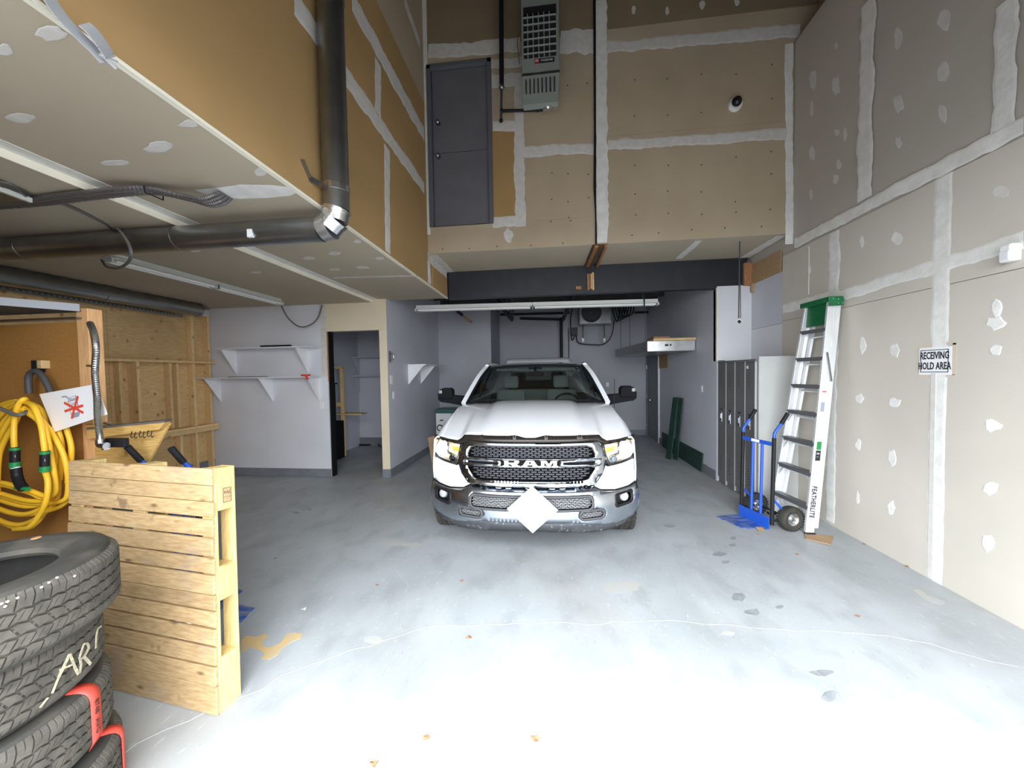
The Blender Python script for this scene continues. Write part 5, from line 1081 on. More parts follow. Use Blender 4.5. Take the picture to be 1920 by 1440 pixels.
for k, (f0, f1, c_) in enumerate(((.80, .73, FN.lerp(TN, 0)), (.9, .83, FF))):
    p, q = (FN, TN) if k == 0 else (FF, TF); sg = -1 if k == 0 else 1
    MB().bar(p.lerp(q, .885-.10)+V(.03, sg*.01, 0), p.lerp(q, .66)+V(.10, sg*.012, 0), .016, .004, (0, 1, 0)).build('spreader_arm', M['galv'], t)
# green top cap
a, b = TN+V(.0, -.03, 0), TF+V(.0, .03, 0)
MB().prism([TN+V(-.02, -.035, 0), TN+V(.125, -.035, .0), TF+V(.125, .04, 0), TF+V(-.02, .04, 0)], (0, 0, .055)).build('top_cap', M['ladder_green'], t, bevel=.008)
MB().prism([TN+V(-.022, -.037, -.045), TN+V(.120, -.037, -.045), TN+V(.130, -.037, .03), TN+V(-.022, -.037, .03)], (0, .006, 0)).build('cap_cheek', M['ladder_green'], t, bevel=.002)
for dx, dz in ((.02, .03), (.07, .02), (.07, -.02), (.11, -.02)): MB().cyl(TN+V(dx, -.040, dz), TN+V(dx, -.03, dz), .006, 10).build('rivet', M['galv_bright'], t)
f = .90; a, b = FN.lerp(TN, f), FF.lerp(TF, f)
MB().prism([a+V(.05, .02, .02), b+V(.05, -.02, .02), TF+V(.03, -.02, 0), TN+V(.03, .02, 0)], (.006, 0, 0)).build('green_bucket_panel', M['ladder_green'], t)
# lettering and stickers on the near rail
dr = (TN-FN).normalized(); xr = V(1, 0, 0)
def railpt(f, dx): return FN.lerp(TN, f)+V(dx, -.0028, 0)
def decal(f0, f1, x0, x1, m, name): 
    return MB().prism([railpt(f0, x0), railpt(f0, x1), railpt(f1, x1), railpt(f1, x0)], (0, -.0006, 0)).build(name, M[m], t)
yd = -dr
text('rail_lettering', 'FEATHERLITE', .085, M['ink'], frame(railpt(.140, .043)+V(0, -.001, 0), -dr, V(1, 0, 0)), t, extrude=.0004, sx=.62, sy=.78, offset=.0025, spacing=1.12)
decal(.365, .40, .025, .07, 'green', 'green_sticker'); decal(.318, .362, .022, .07, 'ink', 'black_sticker'); decal(.53, .57, .025, .06, 'can', 'grey_sticker'); decal(.58, .61, .025, .065, 'paper', 'white_sticker'); decal(.613, .618, .025, .065, 'red', 'orange_line'); decal(.345, .352, .03, .06, 'paper', 'sticker_text'); decal(.33, .336, .03, .055, 'paper', 'sticker_text')
tag(MB().box((XR-.09, 5.02, 1.46), (XR-.002, 5.14, 1.66)).build('wall_box', M['white'], bevel=.006), 'white box on the wall seen between the ladder rungs', 'box')
tag(MB().prism([aZ(1509, 1001, .004), aZ(1563, 1006, .004), aZ(1557, 1022, .004), aZ(1510, 1011, .004)], (0, 0, .008)).build('cardboard_piece', M['cardboard']), 'piece of brown cardboard on the floor at the ladder foot', 'cardboard')
# leaves and crumbs
random.seed(11)
leafs = [(1004, 1387, 'curled brown leaf in front, right of the frame centre'), (799, 1385, 'narrow brown leaf in the foreground left of centre'), (701, 1434, 'brown leaf at the bottom edge of the frame'), (880, 1196, 'small tan leaf on the floor before the truck'), (866, 1090, 'reddish leaf fragment near the floor crack'), (707, 1098, 'dark leaf crumb between pallet and truck'), (570, 1143, 'pale paper scrap on the floor right of the pallet'), (1286, 873, 'dry leaf at the foot of the green panel'), (1608, 1156, 'yellow leaf scrap on the right of the floor'), (516, 1048, 'small dry leaf near the pallet edge'), (1495, 1380-340, 'dark crumb by the cardboard piece'), (1700, 1063, 'brown scrap lying along the right wall'), (1620, 1021, 'small dark leaf along the right wall near the ladder'), (1422, 1003, 'orange scrap beside the hand truck plate')]
for k, (x, y, lb) in enumerate(leafs):
    c = aZ(x, y); rr_ = .022 if k < 4 else .018; a0 = random.uniform(0, 6)
    pts = []
    for j in range(9):
        a_ = 2*PI*j/9; r_ = rr_*(1+.35*math.cos(3*a_))*random.uniform(.7, 1.1); pts.append(c+V(r_*math.cos(a_+a0), r_*.6*math.sin(a_+a0), .003+random.uniform(0, .008)))
    mb = MB().add([c+uz*.007]+pts, [(0, j+1, (j+1) % 9+1) for j in range(9)])
    o = mb.build('dry_leaf', M['paper'] if k == 6 else M['leaf'], solid=.001); tag(o, lb, 'leaf', 'leaves on the floor')
# ================================================================ pickup truck (local frame: x right, y back, z up)
TR = thing('pickup_truck', 'white pickup truck facing the camera with lit headlamps and a diamond placard', 'truck', (-.2, 3.15, 0), rz=.015)
def itp(z, zs, fs):
    if z <= zs[0]: return fs[0]
    for a, b, c, d in zip(zs, zs[1:], fs, fs[1:]):
        if z <= b: return c+(d-c)*(z-a)/(b-a)
    return fs[-1]
def FY0(z): return itp(z, [.2, .35, .60, .76, 1.0, 1.1, 1.2, 1.3], [.1, .0, .0, .10, .13, .17, .22, .3])
def FY(x, z): return sum(FY0(z+d) for d in (-.04, -.02, 0, .02, .04))/5 + .40*(abs(x)/1.03)**3
def inside(p, poly):
    c = False; n = len(poly)
    for i in range(n):
        a, b = poly[i], poly[i-1]
        if (a[1] > p[1]) != (b[1] > p[1]) and p[0] < (b[0]-a[0])*(p[1]-a[1])/(b[1]-a[1])+a[0]: c = not c
    return c
def dens(poly, st=.05):
    out = []
    for a, b in zip(poly, poly[1:]+poly[:1]):
        L_ = math.hypot(b[0]-a[0], b[1]-a[1]); n = max(1, int(L_/st))
        out += [(a[0]+(b[0]-a[0])*k/n, a[1]+(b[1]-a[1])*k/n) for k in range(n)]
    return out
def sheet(name, poly, m, off=0., th=.012, holes=(), parent=None, st=.05, smooth=True, fn=None, bevel=0):
    fn = fn or (lambda x, z: (x, FY(x, z)-off, z))
    P_ = dens(poly, st); Vv = [Vector(p) for p in P_]; E_ = [(i, (i+1) % len(P_)) for i in range(len(P_))]; rings = []
    for h_ in holes:
        H = dens(h_, st); o = len(Vv); Vv += [Vector(p) for p in H]; E_ += [(o+i, o+(i+1) % len(H)) for i in range(len(H))]; rings.append(H)
    xs = [p[0] for p in P_]; zs = [p[1] for p in P_]; x = min(xs)+st*.7
    while x < max(xs):
        z = min(zs)+st*.7
        while z < max(zs):
            if inside((x, z), P_) and not any(inside((x, z), H) for H in rings):
                if min((x-p.x)**2+(z-p.y)**2 for p in Vv[:len(P_)+sum(len(H) for H in rings)]) > (st*.35)**2: Vv.append(Vector((x, z)))
            z += st
        x += st
    vo, eo, fo, *_ = geometry.delaunay_2d_cdt(Vv, E_, [], 0, 1e-5)
    fs = []
    for f in fo:
        c = sum((vo[i] for i in f), Vector((0, 0)))/len(f)
        if inside(c, P_) and not any(inside(c, H) for H in rings): fs.append(tuple(f))
    mb = MB().add([fn(v.x, v.y) for v in vo], fs)
    o = mb.build(name, M[m], parent or TR, local=True, smooth=smooth)
    s_ = o.modifiers.new('solid', 'SOLIDIFY'); s_.thickness = th; s_.offset = 0
    return o
mir = lambda pts: [(-x, z) for x, z in pts][::-1]
def both(name, poly, m, **k):
    if 'holes' in k: hs = k.pop('holes'); return [sheet(name, poly, m, holes=hs, **k), sheet(name, mir(poly), m, holes=[mir(h_) for h_ in hs], **k)]
    return [sheet(name, poly, m, **k), sheet(name, mir(poly), m, **k)]
def sym(half): return half+[(-x, z) for x, z in half[::-1] if abs(x) > 1e-6]
def rrect(x0, x1, z0, z1, r, n=4):
    out = []
    for cx, cz, a0 in ((x1-r, z1-r, 0), (x0+r, z1-r, PI/2), (x0+r, z0+r, PI), (x1-r, z0+r, 3*PI/2)): out += [(cx+r*math.cos(a0+PI/2*k/n), cz+r*math.sin(a0+PI/2*k/n)) for k in range(n+1)]
    return out
L_ = lambda mb, name, m, parent=None, **k: mb.build(name, M[m], parent or TR, local=True, **k)
# dark core behind the face
L_(MB().box((-.90, .86, .45), (.90, 1.3, 1.06)).box((-.58, .30, .55), (.60, .7, 1.10)).box((-.8, 1.2, .3), (.8, 5.6, .62)), 'chassis', 'black')
# white front corners under the lamps
both('front_fender_corner', [(.585, .73), (.65, .695), (.80, .672), (.95, .672), (1.055, .69), (1.075, .80), (1.070, .90), (.90, .885), (.738, .878), (.70, .90), (.66, .83)], 'white_paint', off=-.0)
# grille surround
so = sym([(0, 1.118), (.40, 1.120), (.615, 1.128), (.665, 1.09), (.700, .935), (.655, .82), (.590, .742), (0, .728)][:])
so = [(0, 1.122), (.40, 1.124), (.62, 1.128), (.675, 1.07), (.705, .935), (.665, .83), (.592, .742), (.40, .735), (0, .732)]; so = so+[(-x, z) for x, z in so[-2:0:-1]]
up = [(0, 1.092), (.52, 1.092), (.575, 1.075), (.603, 1.02), (.598, .986)]; up = up+[(0, .986)]; up = up[:-1]+[(-x, z) for x, z in up[-2:0:-1]]
lo = [(0, .915), (.612, .915), (.600, .885), (.535, .80), (.47, .785), (0, .785)]; lo = lo+[(-x, z) for x, z in lo[-2:0:-1]]
sheet('grille_surround', so, 'chrome', off=.035, th=.045, holes=[up, [(-.60, .918), (.60, .918), (.60, .983), (-.60, .983)], lo], st=.03)
rim_u = [(x*1.02, 1.0395+(z-1.0395)*1.12) for x, z in up]
sheet('dark_rim', [(0, 1.1), (.53, 1.1), (.585, 1.082), (.612, 1.02), (.606, .977), (0, .977)][:-1]+[(-x, z) for x, z in [(.606, .977), (.612, 1.02), (.585, 1.082), (.53, 1.1)]], 'brown_dark', off=.056, th=.006, holes=[up])
sheet('chrome_rim', [(0, .924), (.622, .924), (.610, .882), (.541, .792), (.474, .775), (0, .775), (-.474, .775), (-.541, .792), (-.610, .882), (-.622, .924)], 'galv_bright', off=.056, th=.006, holes=[lo])
sheet('grille_backing', [(-.61, .78), (.61, .78), (.63, 1.10), (-.63, 1.10)], 'black', off=-.06, th=.01)
for nm, poly, z0, z1 in (('upper_mesh', up, .990, 1.088), ('lower_mesh', lo, .79, .91)):
    mb = MB(); rows = 6
    for r in range(rows):
        z = z0+(z1-z0)*(r+.5)/rows; n = 19
        for k in range(-n, n+1):
            x = (k+.5*(r % 2))*.064*.5*1.02*2/2*1.0
            x = (k+.5*(r % 2))*.066
            if inside((x-.026, z), poly) and inside((x+.026, z), poly):
                y = FY(x, z)+.0
                mb.add([(x-.025, FY(x-.025, z)-.002, z-.006), (x+.025, FY(x+.025, z)-.002, z-.006), (x+.028, FY(x+.028, z)+.03, z-.009), (x-.028, FY(x-.028, z)+.03, z-.009), (x-.025, FY(x-.025, z)-.002, z+.004), (x+.025, FY(x+.025, z)-.002, z+.004), (x+.028, FY(x+.028, z)+.03, z+.003), (x-.028, FY(x-.028, z)+.03, z+.003)], [(0, 1, 5, 4), (4, 5, 6, 7), (3, 2, 1, 0), (0, 4, 7, 3), (1, 2, 6, 5)])
        if 0: pass
    stuff(L_(mb, nm, 'mesh_metal'))
    mb = MB()
    for r in range(rows+1):
        z = z0+(z1-z0)*r/rows
        xs = [x/50 for x in range(-32, 33) if inside((x/50, min(max(z, z0+.003), z1-.003)), poly)]
        for a, b in zip(xs, xs[1:]): mb.bar((a, FY(a, z)+.02, z), (b, FY(b, z)+.02, z), .03, .004)
    L_(mb, nm+'_lattice', 'matt_black')
# centre bar, chrome brackets, letters
sheet('centre_bar', [(-.60, .912), (.60, .912), (.60, .988), (-.60, .988)], 'matt_black', off=.018, th=.02)
both('chrome_bracket', [(.272, .922), (.30, .916), (.64, .914), (.66, .925), (.66, .978), (.30, .980), (.272, .972)], 'chrome', off=.05, th=.03, holes=[[(.305, .940), (.64, .940), (.64, .958), (.305, .958)]])
def letter(poly, x0, sc, holes=()):
    P_ = [(x0+x*sc[0], .914+z*sc[1]) for x, z in poly]; H = [[(x0+x*sc[0], .914+z*sc[1]) for x, z in h_] for h_ in holes]
    return sheet('brand_letter', P_, 'placard', off=.045, th=.022, holes=H, st=.03, smooth=False)
sc = (.165, .072)
letter([(0, 0), (.42, 0), (.42, .18), (.33, .18), (.33, .36), (.45, .36), (.68, 0), (1, 0), (1, .18), (.92, .18), (.80, .40), (.92, .50), (.95, .72), (.88, .92), (.72, 1), (0, 1), (0, .82), (.10, .82), (.10, .18), (0, .18)], -.258, sc, [[(.33, .55), (.62, .55), (.68, .60), (.70, .70), (.68, .78), (.62, .82), (.33, .82)]])
letter([(0, 0), (.36, 0), (.36, .18), (.30, .18), (.34, .28), (.66, .28), (.70, .18), (.64, .18), (.64, 0), (1, 0), (1, .18), (.93, .18), (.66, 1), (.34, 1), (.07, .18), (0, .18)], -.083, sc, [[(.40, .44), (.60, .44), (.50, .74)]])
letter([(0, 0), (.34, 0), (.34, .18), (.26, .18), (.26, .70), (.46, 0), (.56, 0), (.76, .70), (.76, .18), (.68, .18), (.68, 0), (1.04, 0), (1.04, .18), (.96, .18), (.96, .82), (1.04, .82), (1.04, 1), (.72, 1), (.52, .42), (.32, 1), (0, 1), (0, .82), (.08, .82), (.08, .18), (0, .18)], .088, sc)
# black strip over the grille
sheet('shutter_trim', [(-1.055, 1.135), (-1.04, 1.104), (-.70, 1.098), (-.62, 1.130), (0, 1.126), (.62, 1.130), (.70, 1.098), (1.04, 1.104), (1.055, 1.135), (.86, 1.122), (.725, 1.122), (.68, 1.15), (.655, 1.180), (.12, 1.184), (.05, 1.166), (-.05, 1.166), (-.12, 1.184), (-.655, 1.180), (-.68, 1.15), (-.725, 1.122), (-.86, 1.122)], 'brown_dark', off=.032, th=.03, st=.03)
# headlamps
for sg in (1, -1):
    f = (lambda p: p) if sg > 0 else mir
    hl = [(.672, 1.098), (.86, 1.104), (1.040, 1.118), (1.062, 1.05), (1.055, .935), (1.02, .905), (.86, .895), (.745, .884), (.715, .93), (.69, 1.0)]
    H = sheet('headlamp_housing', f(hl), 'lampwarm', off=-.07, th=.02)
    H['label'] = 'lit headlamp on the ' + ('right' if sg > 0 else 'left')
    sheet('lamp_rim', f(hl), 'brown_dark', off=-.008, th=.04, holes=[f([(.700, 1.080), (.86, 1.086), (1.022, 1.098), (1.040, 1.05), (1.033, .945), (1.01, .922), (.86, .912), (.760, .902), (.735, .94), (.712, 1.01)])], parent=H)
    sheet('lamp_divider', f([(.86, 1.08), (.88, 1.08), (.865, .99), (.79, .975), (.79, .96), (.87, .97)]), 'chrome', off=-.02, th=.02, parent=H)
    c = V(sg*.945, FY(.945, .99)+.03, 1.0)
    L_(MB().lathe([(0, .03), (.05, .026), (.070, .016), (.082, -.01)], c, (sg*.25, -1, 0), 28), 'lit_bulb', 'lamp', H, smooth=True)
    L_(MB().lathe([(.082, .0), (.090, .004), (.094, -.03)], c, (sg*.25, -1, 0), 28), 'bulb_ring', 'chrome', H, smooth=True)
    c = V(sg*.80, FY(.80, .93)+.02, .935); L_(MB().lathe([(0, .02), (.022, .018), (.026, .0), (.034, .0), (.038, .01), (.040, -.01)], c, (sg*.2, -1, 0), 24), 'lower_projector', 'chrome', H, smooth=True)
    sheet('amber_marker', f([(.735, 1.0), (.80, 1.005), (.84, 1.05), (.745, 1.045)]), 'amber', off=-.045, th=.012, parent=H)
    sheet('inner_bowl', f([(.725, 1.05), (.86, 1.055), (.855, 1.08), (.715, 1.078)]), 'lampwarm', off=-.02, th=.012, parent=H)
    sheet('clear_lens', f(hl), 'clear', off=.014, th=.004, parent=H)
# bumper
bt = [(0, .716), (.56, .716), (.66, .678), (.80, .655), (.98, .655), (1.055, .668), (1.068, .56), (1.055, .42), (1.0, .392), (.86, .378), (.72, .372), (.55, .400), (.44, .425), (0, .428)]
bo = bt+[(-x, z) for x, z in bt[-2:0:-1]]
foghole = rrect(.795, .985, .52, .63, .03); midh = rrect(-.565, .565, .545, .648, .035); tow = rrect(.455, .675, .455, .525, .034)
sheet('chrome_bumper', bo, 'bumper_chrome', off=.0, th=.02, holes=[midh, foghole, mir(foghole), tow, mir(tow)], st=.035)
tr_ = [(0, .745), (.575, .745), (.655, .700), (.80, .676), (.97, .676), (1.062, .690), (1.070, .668), (.97, .655), (.80, .655), (.66, .678), (.57, .716), (0, .716)]
sheet('bumper_trim', tr_+[(-x, z) for x, z in tr_[-2:0:-1]], 'brown_dark', off=-.012, th=.02)
vl = [(0, .430), (.44, .428), (.55, .402), (.72, .374), (.86, .380), (1.0, .394), (1.05, .41), (1.02, .375), (.93, .340), (.70, .305), (.40, .33), (0, .342)]
M['valance'] = mat('scuffed_dark_plastic', (.035, .037, .042), .6, col2=(.22, .23, .24), scale=30, detail=8, spread=(.60, .72))
sheet('lower_valance', vl+[(-x, z) for x, z in vl[-2:0:-1]], 'valance', off=-.012, th=.02)
def meshfill(poly, parent, off=-.01, px=.036, pz=.014):
    mb = MB(); zs = [p[1] for p in poly]; xs = [p[0] for p in poly]; r = 0; z = min(zs)+pz*.7
    while z < max(zs):
        x = min(xs)+(px*.5 if r % 2 else 0)
        while x < max(xs):
            if inside((x-px*.3, z), poly) and inside((x+px*.3, z), poly): mb.bar((x-px*.42, FY(x-px*.42, z)-off, z+random.uniform(-.002, .002)), (x+px*.42, FY(x+px*.42, z)-off, z+random.uniform(-.002, .002)), .012, .0055)
            x += px
        z += pz; r += 1
    o = stuff(L_(mb, 'mesh_insert', 'mesh_silver', parent)); return o
M['mesh_silver'] = mat('silver_mesh_plastic', (.42, .42, .43), .4, .5)
I_ = sheet('intake', rrect(-.58, .58, .53, .662, .04), 'black', off=-.045, th=.01); meshfill(midh, I_, -.02)
sheet('intake_rim', rrect(-.582, .582, .530, .663, .045), 'dark_grey', off=.016, th=.012, holes=[rrect(-.560, .560, .55, .643, .032)], parent=I_)
for f in ((lambda p: p), mir):
    T_ = sheet('tow_hook_opening', f(rrect(.445, .685, .445, .535, .04)), 'black', off=-.045, th=.01); meshfill(f(tow), T_, -.015, .03)
    sheet('opening_rim', f(rrect(.440, .692, .440, .540, .048)), 'dark_grey', off=.016, th=.012, holes=[f(rrect(.462, .668, .462, .518, .028))], parent=T_)
    G_ = sheet('fog_lamp_recess', f(rrect(.78, 1.0, .505, .645, .03)), 'black', off=-.05, th=.01)
    sheet('recess_rim', f(rrect(.785, .995, .510, .640, .036)), 'black', off=.008, th=.01, holes=[f(rrect(.81, .97, .535, .62, .028))], parent=G_)
    c_ = f([(.895, .585)])[0]; c = V(c_[0], FY(.895, .585)+.012, c_[1]); L_(MB().lathe([(0, .02), (.03, .016), (.042, .004), (.046, -.02)], c, (c_[0]*.3, -1, 0), 24), 'fog_lamp', 'fog', G_, smooth=True)
# placard diamond
P_ = V(.02, -.05, .562); r_ = .214
pq = [P_+V(0, .012, r_), P_+V(r_*1.06, .03, 0), P_+V(0, .0, -r_), P_+V(-r_*1.06, .0, 0)]
pc = L_(MB().prism([(P_.x, -.045, P_.z+r_), (P_.x+r_*1.08, -.045, P_.z), (P_.x, -.045, P_.z-r_), (P_.x-r_*1.08, -.045, P_.z)], (0, .012, 0)), 'diamond_placard', 'placard', bevel=.004)
for z in (.055, -.105): L_(MB().box((P_.x-.10, -.0475, P_.z+z-.0025), (P_.x+.10, -.0449, P_.z+z+.0025)), 'slot_line', 'galv', pc)
for a_, b_ in (((-1, 0), (0, 1)), ((0, 1), (1, 0)), ((1, 0), (0, -1)), ((0, -1), (-1, 0))):
    p, q = V(P_.x+a_[0]*r_*.94*1.08, -.046, P_.z+a_[1]*r_*.94), V(P_.x+b_[0]*r_*.94*1.08, -.046, P_.z+b_[1]*r_*.94); L_(MB().bar(p, q, .003, .004, (0, 1, 0)), 'placard_edge', 'galv', pc)
L_(MB().box((-.05, -.035, .50), (.09, .02, .60)), 'placard_holder', 'black', pc)

# hood
def hood_front(x):
    a = abs(x); z = itp(a, [0, .05, .12, .60, .66, .72, 1.04], [1.172, 1.174, 1.190, 1.190, 1.182, 1.122, 1.122]); return FY(a, min(z, 1.2))-.01, z
def hood_z(x, y):
    a = abs(x); yf, zf = hood_front(x)
    zb = itp(a, [0, .40, .47, .56, .80, .94, 1.0], [1.442, 1.436, 1.430, 1.395, 1.392, 1.380, 1.360])
    s_ = max(0, min(1, (y-yf)/(1.36-yf))); dome = itp(a, [0, .40, .50, .60], [.02, .018, 0.004, 0])*math.sin(PI*min(1, s_))*.6
    return zf+(zb-zf)*(1-(1-s_)**1.75)+dome
def hoodpt(u, v):
    x = -.955+1.91*u; yf, zf = hood_front(x); yb = 1.36+.22*(abs(x)/.95)**2; y = yf+(yb-yf)*v
    return V(x, y, hood_z(x, y))
hd = L_(MB().grid(97, 30, hoodpt), 'hood', 'white_paint', smooth=True); so_ = hd.modifiers.new('s', 'SOLIDIFY'); so_.thickness = .012; so_.offset = -1
# body sides
def side_x(y, z):
    base = itp(y, [.45, .6, .95, 1.4, 1.7, 4.0, 4.6, 5.4, 5.85], [1.045, 1.062, 1.085, 1.05, 1.03, 1.03, 1.075, 1.03, .98])
    return base + itp(z, [.35, .5, .8, .95, 1.1, 1.2, 1.3, 1.38], [-.03, -.015, 0, -.008, -.018, -.035, -.07, -.105])
def side_top(y): return itp(y, [.45, .6, .8, 1.0, 1.3, 1.6, 5.85], [1.122, 1.14, 1.195, 1.25, 1.33, 1.375, 1.40])
for sg in (1, -1):
    ys = [.47+.04*i for i in range(int(5.4/.04))]
    vs = []; nz = 15
    for y in ys:
        zt3 = side_top(y)
        col = []
        for j in range(nz+2):
            if j < nz: z = .42+(zt3-.03-.42)*j/(nz-1); x = side_x(y, z)
            elif j == nz: z = zt3-.008; x = side_x(y, zt3)-.015
            else: z = zt3+ (.004 if y > 1.5 else 0); x = .945 if y < 1.6 else .93; z = hood_z(.955, y)+.0 if y < 1.5 else z
            for cy in (.96, 4.62):
                d_ = math.hypot(y-cy, z-.40)
                if d_ < .475 and j < nz: 
                    z = max(z, .40+math.sqrt(max(0, .475**2-(y-cy)**2)))
                    x = side_x(y, z)+.006
            col.append((sg*x, y, z))
        vs += col
    K = nz+2; fs = [(i*K+j, (i+1)*K+j, (i+1)*K+j+1, i*K+j+1) for i in range(len(ys)-1) for j in range(K-1)]
    o = L_(MB().add(vs, fs), 'body_side', 'white_paint', smooth=True); m_ = o.modifiers.new('s', 'SOLIDIFY'); m_.thickness = .01; m_.offset = -1 if sg > 0 else -1
    for cy in (.96, 4.62):
        mb = MB(); 
        for k in range(24):
            a0, a1 = PI*(k-1)/22, PI*k/22
            mb.bar((sg*1.0, cy+.47*math.cos(a0), .40+.47*math.sin(a0)), (sg*1.0, cy+.47*math.cos(a1), .40+.47*math.sin(a1)), .12, .03, (0, math.cos(a0), math.sin(a0)))
        L_(mb, 'wheel_arch', 'black')
    for y in (1.75, 2.85, 3.95): L_(MB().box((sg*1.032-.004, y, .55), (sg*1.032+.004, y+.008, 1.30)), 'door_gap', 'black')
    for y in (2.62, 3.72): L_(MB().box((min(sg*1.03, sg*1.065), y, 1.16), (max(sg*1.03, sg*1.065), y+.2, 1.19)), 'door_handle', 'chrome', bevel=.008)
    L_(MB().box((min(sg*.98, sg*1.08), 1.55, .36), (max(sg*.98, sg*1.08), 4.1, .42)), 'side_step', 'black', bevel=.015)
    # A pillar, roof rail, side glass
    Apts = [V(sg*.955, 1.50, 1.385), V(sg*.895, 1.72, 1.56), V(sg*.82, 1.98, 1.755), V(sg*.742, 2.22, 1.895)]
    mb = MB(); sp = spline(Apts, 5)
    for a, b in zip(sp, sp[1:]): mb.bar(a, b+(b-a)*.08, .062, .045, (0, -.6, 1))
    L_(mb, 'windscreen_pillar', 'white_paint')
    mb = MB()
    for a, b in zip(sp, sp[1:]): mb.bar(a+V(-sg*.038, .0, .0), b+(b-a)*.08+V(-sg*.038, .0, .0), .022, .04, (0, -.6, 1))
    L_(mb, 'pillar_seal', 'black')
    L_(MB().tube(spline([V(sg*.742, 2.2, 1.895), V(sg*.75, 2.6, 1.93), V(sg*.75, 3.6, 1.93), V(sg*.76, 4.12, 1.88)], 5), .035, 10), 'roof_rail', 'white_paint', smooth=True)
    L_(MB().prism([(sg*.99, 1.56, 1.38), (sg*.99, 4.05, 1.39), (sg*.78, 4.05, 1.88), (sg*.76, 2.25, 1.885)], (-sg*.006, 0, 0)), 'side_window', 'sideglass')
    for y in (2.83, 3.98): L_(MB().bar((sg*.995, y, 1.38), (sg*.77, y, 1.9), .10, .03, (sg, 0, .3)), 'door_pillar', 'white_paint' if y > 3 else 'black')
    # mirror
    MR = L_(MB().prism([(sg*.985, 1.70, 1.335), (sg*1.20, 1.70, 1.375), (sg*1.335, 1.70, 1.395), (sg*1.378, 1.70, 1.43), (sg*1.375, 1.70, 1.50), (sg*1.15, 1.70, 1.49), (sg*.985, 1.70, 1.475)], (0, .12, 0)), 'mirror_arm', 'matt_black', bevel=.012)
    L_(MB().prism([(sg*1.155, 1.66, 1.44), (sg*1.345, 1.66, 1.44), (sg*1.375, 1.66, 1.50), (sg*1.335, 1.66, 1.575), (sg*1.29, 1.66, 1.595), (sg*1.19, 1.66, 1.595), (sg*1.155, 1.66, 1.57)], (0, .15, 0)), 'mirror_head', 'matt_black', MR, bevel=.02)
    L_(MB().box((min(sg*1.30, sg*1.345), 1.652, 1.52), (max(sg*1.30, sg*1.345), 1.664, 1.565)), 'mirror_marker', 'heater', MR, bevel=.006)
# windscreen
def wsp(u, v):
    x = (2*u-1); xb, yb, zb = x*.925, 1.33+.20*x*x, 1.385+.0*(1-x*x); xt, yt, zt = x*.715, 2.08+.12*x*x, 1.905-.025*x*x
    return V(xb+(xt-xb)*v, yb+(yt-yb)*v, zb+(zt-zb)*v+.02*math.sin(PI*v))
L_(MB().grid(25, 12, wsp), 'windscreen', 'wind', smooth=True)
def strip(f0, f1, u0=0., u1=1., off=.004):
    return MB().grid(25, 3, lambda u, v: wsp(u0+(u1-u0)*u, f0+(f1-f0)*v)+V(0, -off, off))
L_(strip(.94, 1.0), 'windscreen_top_band', 'black', smooth=True); L_(strip(-.02, .05), 'wiper_cowl', 'black', smooth=True)
for u0 in (.03, .5): L_(MB().tube([wsp(u0+.40, .03)+V(0, -.02, .02), wsp(u0+.2, .06)+V(0, -.02, .02), wsp(u0, .05)+V(0, -.02, .02)], .009, 6), 'wiper', 'black')
# roof
def roof(u, v):
    x = (2*u-1)*.745; y = 2.07+.13*(x/.74)**2+(4.1-2.1)*v; return V(x, y, 1.905+.055*(1-(2*u-1)**4)*min(1, .35+v*3)-.03*max(0, v-.8)*5)
L_(MB().grid(29, 20, roof), 'roof', 'white_paint', smooth=True)
L_(MB().prism([(-.76, 4.08, 1.87), (.76, 4.08, 1.87), (.98, 4.1, 1.38), (-.98, 4.1, 1.38)], (0, .03, 0)), 'rear_cab_wall', 'white_paint')
L_(MB().prism([(-.56, 4.06, 1.82), (.56, 4.06, 1.82), (.62, 4.07, 1.45), (-.62, 4.07, 1.45)], (0, .01, 0)), 'rear_window', 'sideglass')
# bed cap
M['cap'] = mat('grey_canopy_shell', (.30, .31, .33), .4)
bc = MB().add([(-.98, 4.15, 1.40), (.98, 4.15, 1.40), (.66, 4.2, 2.10), (-.66, 4.2, 2.10), (-.96, 5.85, 1.40), (.96, 5.85, 1.40), (.62, 5.7, 2.12), (-.62, 5.7, 2.12)], [(0, 1, 2, 3), (4, 5, 6, 7), (0, 3, 7, 4), (1, 2, 6, 5), (3, 2, 6, 7), (0, 1, 5, 4)])
L_(bc, 'bed_canopy', 'cap', bevel=.05)
L_(MB().box((-.98, 5.82, .55), (.98, 5.87, 1.40)), 'tailgate', 'white_paint', bevel=.01); L_(MB().box((-.95, 5.87, .45), (.95, 6.0, .6)), 'rear_bumper', 'chrome', bevel=.02)
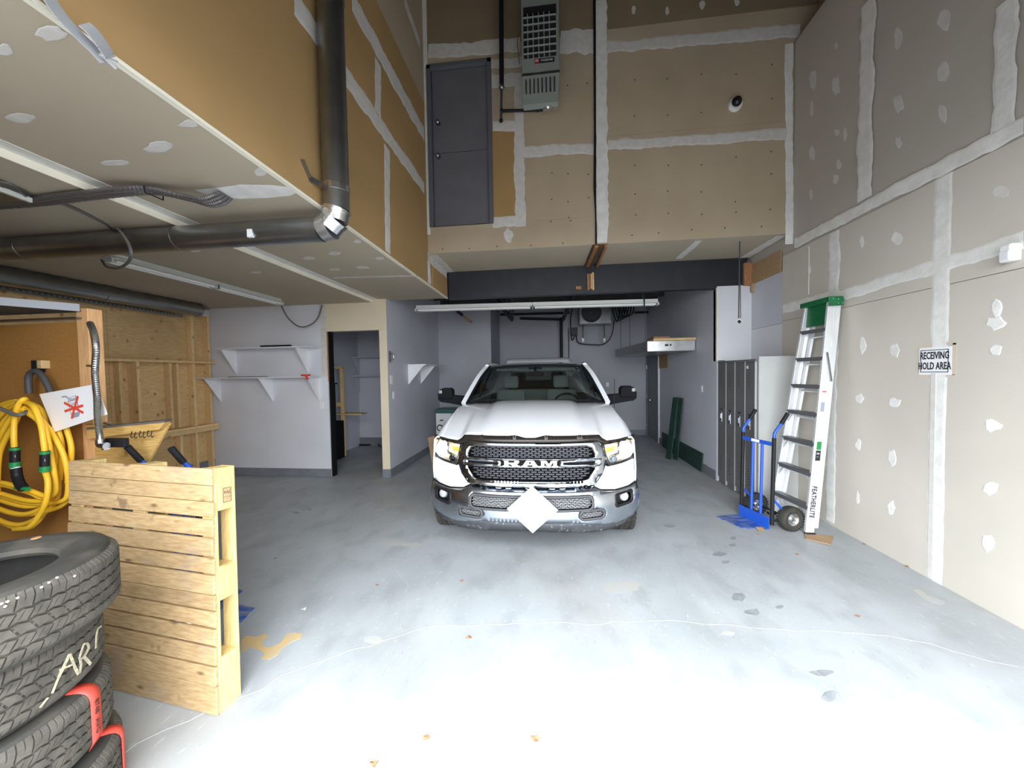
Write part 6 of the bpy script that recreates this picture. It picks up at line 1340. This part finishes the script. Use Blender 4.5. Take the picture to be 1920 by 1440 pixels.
# cabin
L_(MB().box((-.92, 1.5, .6), (.92, 4.1, .85)).box((-.93, 1.45, .62), (.93, 1.75, 1.25)), 'cabin_floor', 'dark_grey')
L_(MB().grid(20, 6, lambda u, v: V(-.90+1.8*u, 1.50+.05*abs(2*u-1)+.45*v, 1.36+.035*math.sin(PI*v)-.04*v-.03*abs(2*u-1))), 'dashboard', 'dark_grey', smooth=True)
sw = L_(MB().tube([V(.46+.19*math.cos(a), 2.08-.07*math.sin(a), 1.315+.165*math.sin(a)) for a in [2*PI*k/28 for k in range(29)]], .016, 8), 'steering_wheel', 'black', smooth=True)
L_(MB().box((.40, 2.06, 1.28), (.52, 2.11, 1.35)).bar((.30, 2.08, 1.32), (.62, 2.08, 1.32), .02, .03), 'wheel_hub', 'dark_grey', sw)
for sx in (-.45, .42):
    S_ = L_(MB().box((sx-.26, 2.3, .85), (sx+.26, 2.85, 1.02)), 'seat_cushion', 'fabric', bevel=.05)
    L_(MB().bar((sx, 2.78, 1.0), (sx, 2.95, 1.50), .50, .13, (0, -1, .3)), 'seat_back', 'fabric', S_, bevel=.05)
    L_(MB().bar((sx, 2.93, 1.53), (sx, 2.97, 1.74), .27, .11, (0, -1, .2)), 'head_rest', 'fabric', S_, bevel=.04)
    for d_ in (-.07, .07): L_(MB().cyl((sx+d_, 2.92, 1.47), (sx+d_, 2.94, 1.57), .008, 8), 'head_rest_post', 'chrome', S_)
L_(MB().box((-.75, 3.55, .9), (.75, 3.7, 1.48)), 'rear_seat', 'fabric', bevel=.05)
L_(MB().box((-.13, 2.20, 1.74), (.13, 2.22, 1.80)).box((-.02, 2.15, 1.80), (.02, 2.2, 1.88)), 'rear_view_mirror', 'black', bevel=.01)
p = wsp(.955, .93); L_(MB().box((p.x-.035, p.y-.01, p.z-.05), (p.x+.0, p.y-.004, p.z-.02)), 'windscreen_sticker', 'heater')
for sx in (-1, 1): L_(MB().grid(6, 4, lambda u, v: V(sx*(.10+.5*u), 2.18+.02*v, 1.83+.05*v)), 'sun_visor', 'fabric')
L_(MB().tube([(.62, 1.30, 1.36), (.75, 1.34, 1.38)], .02, 6), 'washer_jet', 'black')
# antenna and wheels
L_(MB().tube([(.99, 1.25, 1.34), (1.0, 1.27, 1.7)], .004, 6), 'aerial', 'black')
for k, (sx, cy) in enumerate(((-1, .96), (1, .96), (-1, 4.62), (1, 4.62))):
    c = V(sx*.955, cy, .402); hw = .137
    W_ = L_(MB().lathe([(.27, -hw+.02), (.30, -hw), (.36, -hw), (.388, -hw+.02), (.398, -hw+.045), (.398, hw-.045), (.388, hw-.02), (.36, hw), (.30, hw), (.27, hw-.02)], c, (1, 0, 0), 48, True), 'wheel_tyre', 'rubber', smooth=True)
    mb = MB(); n = 44
    for j in range(n):
        a = 2*PI*j/n; u1 = V(0, math.cos(a), math.sin(a)); w1 = V(0, -math.sin(a), math.cos(a))
        for q, (x0, x1) in enumerate(((-.13, -.085), (-.075, -.03), (-.02, .02), (.03, .075), (.085, .13))):
            o_ = w1*(.012 if q % 2 else -.008); mb.bar(c+u1*.399+V(x0, 0, 0)+o_, c+u1*.399+V(x1, 0, 0)+o_*.2, .036, .012, u1)
    stuff(L_(mb, 'tread_blocks', 'rubber', W_))
    L_(MB().lathe([(0, .09), (.05, .09), (.07, .05), (.12, .05), (.24, .07), (.265, .125), (.275, .13), (.275, -.12), (.24, -.12), (.22, 0), (0, 0)], c, (sx, 0, 0), 36), 'wheel_rim', 'galv_bright', smooth=True)
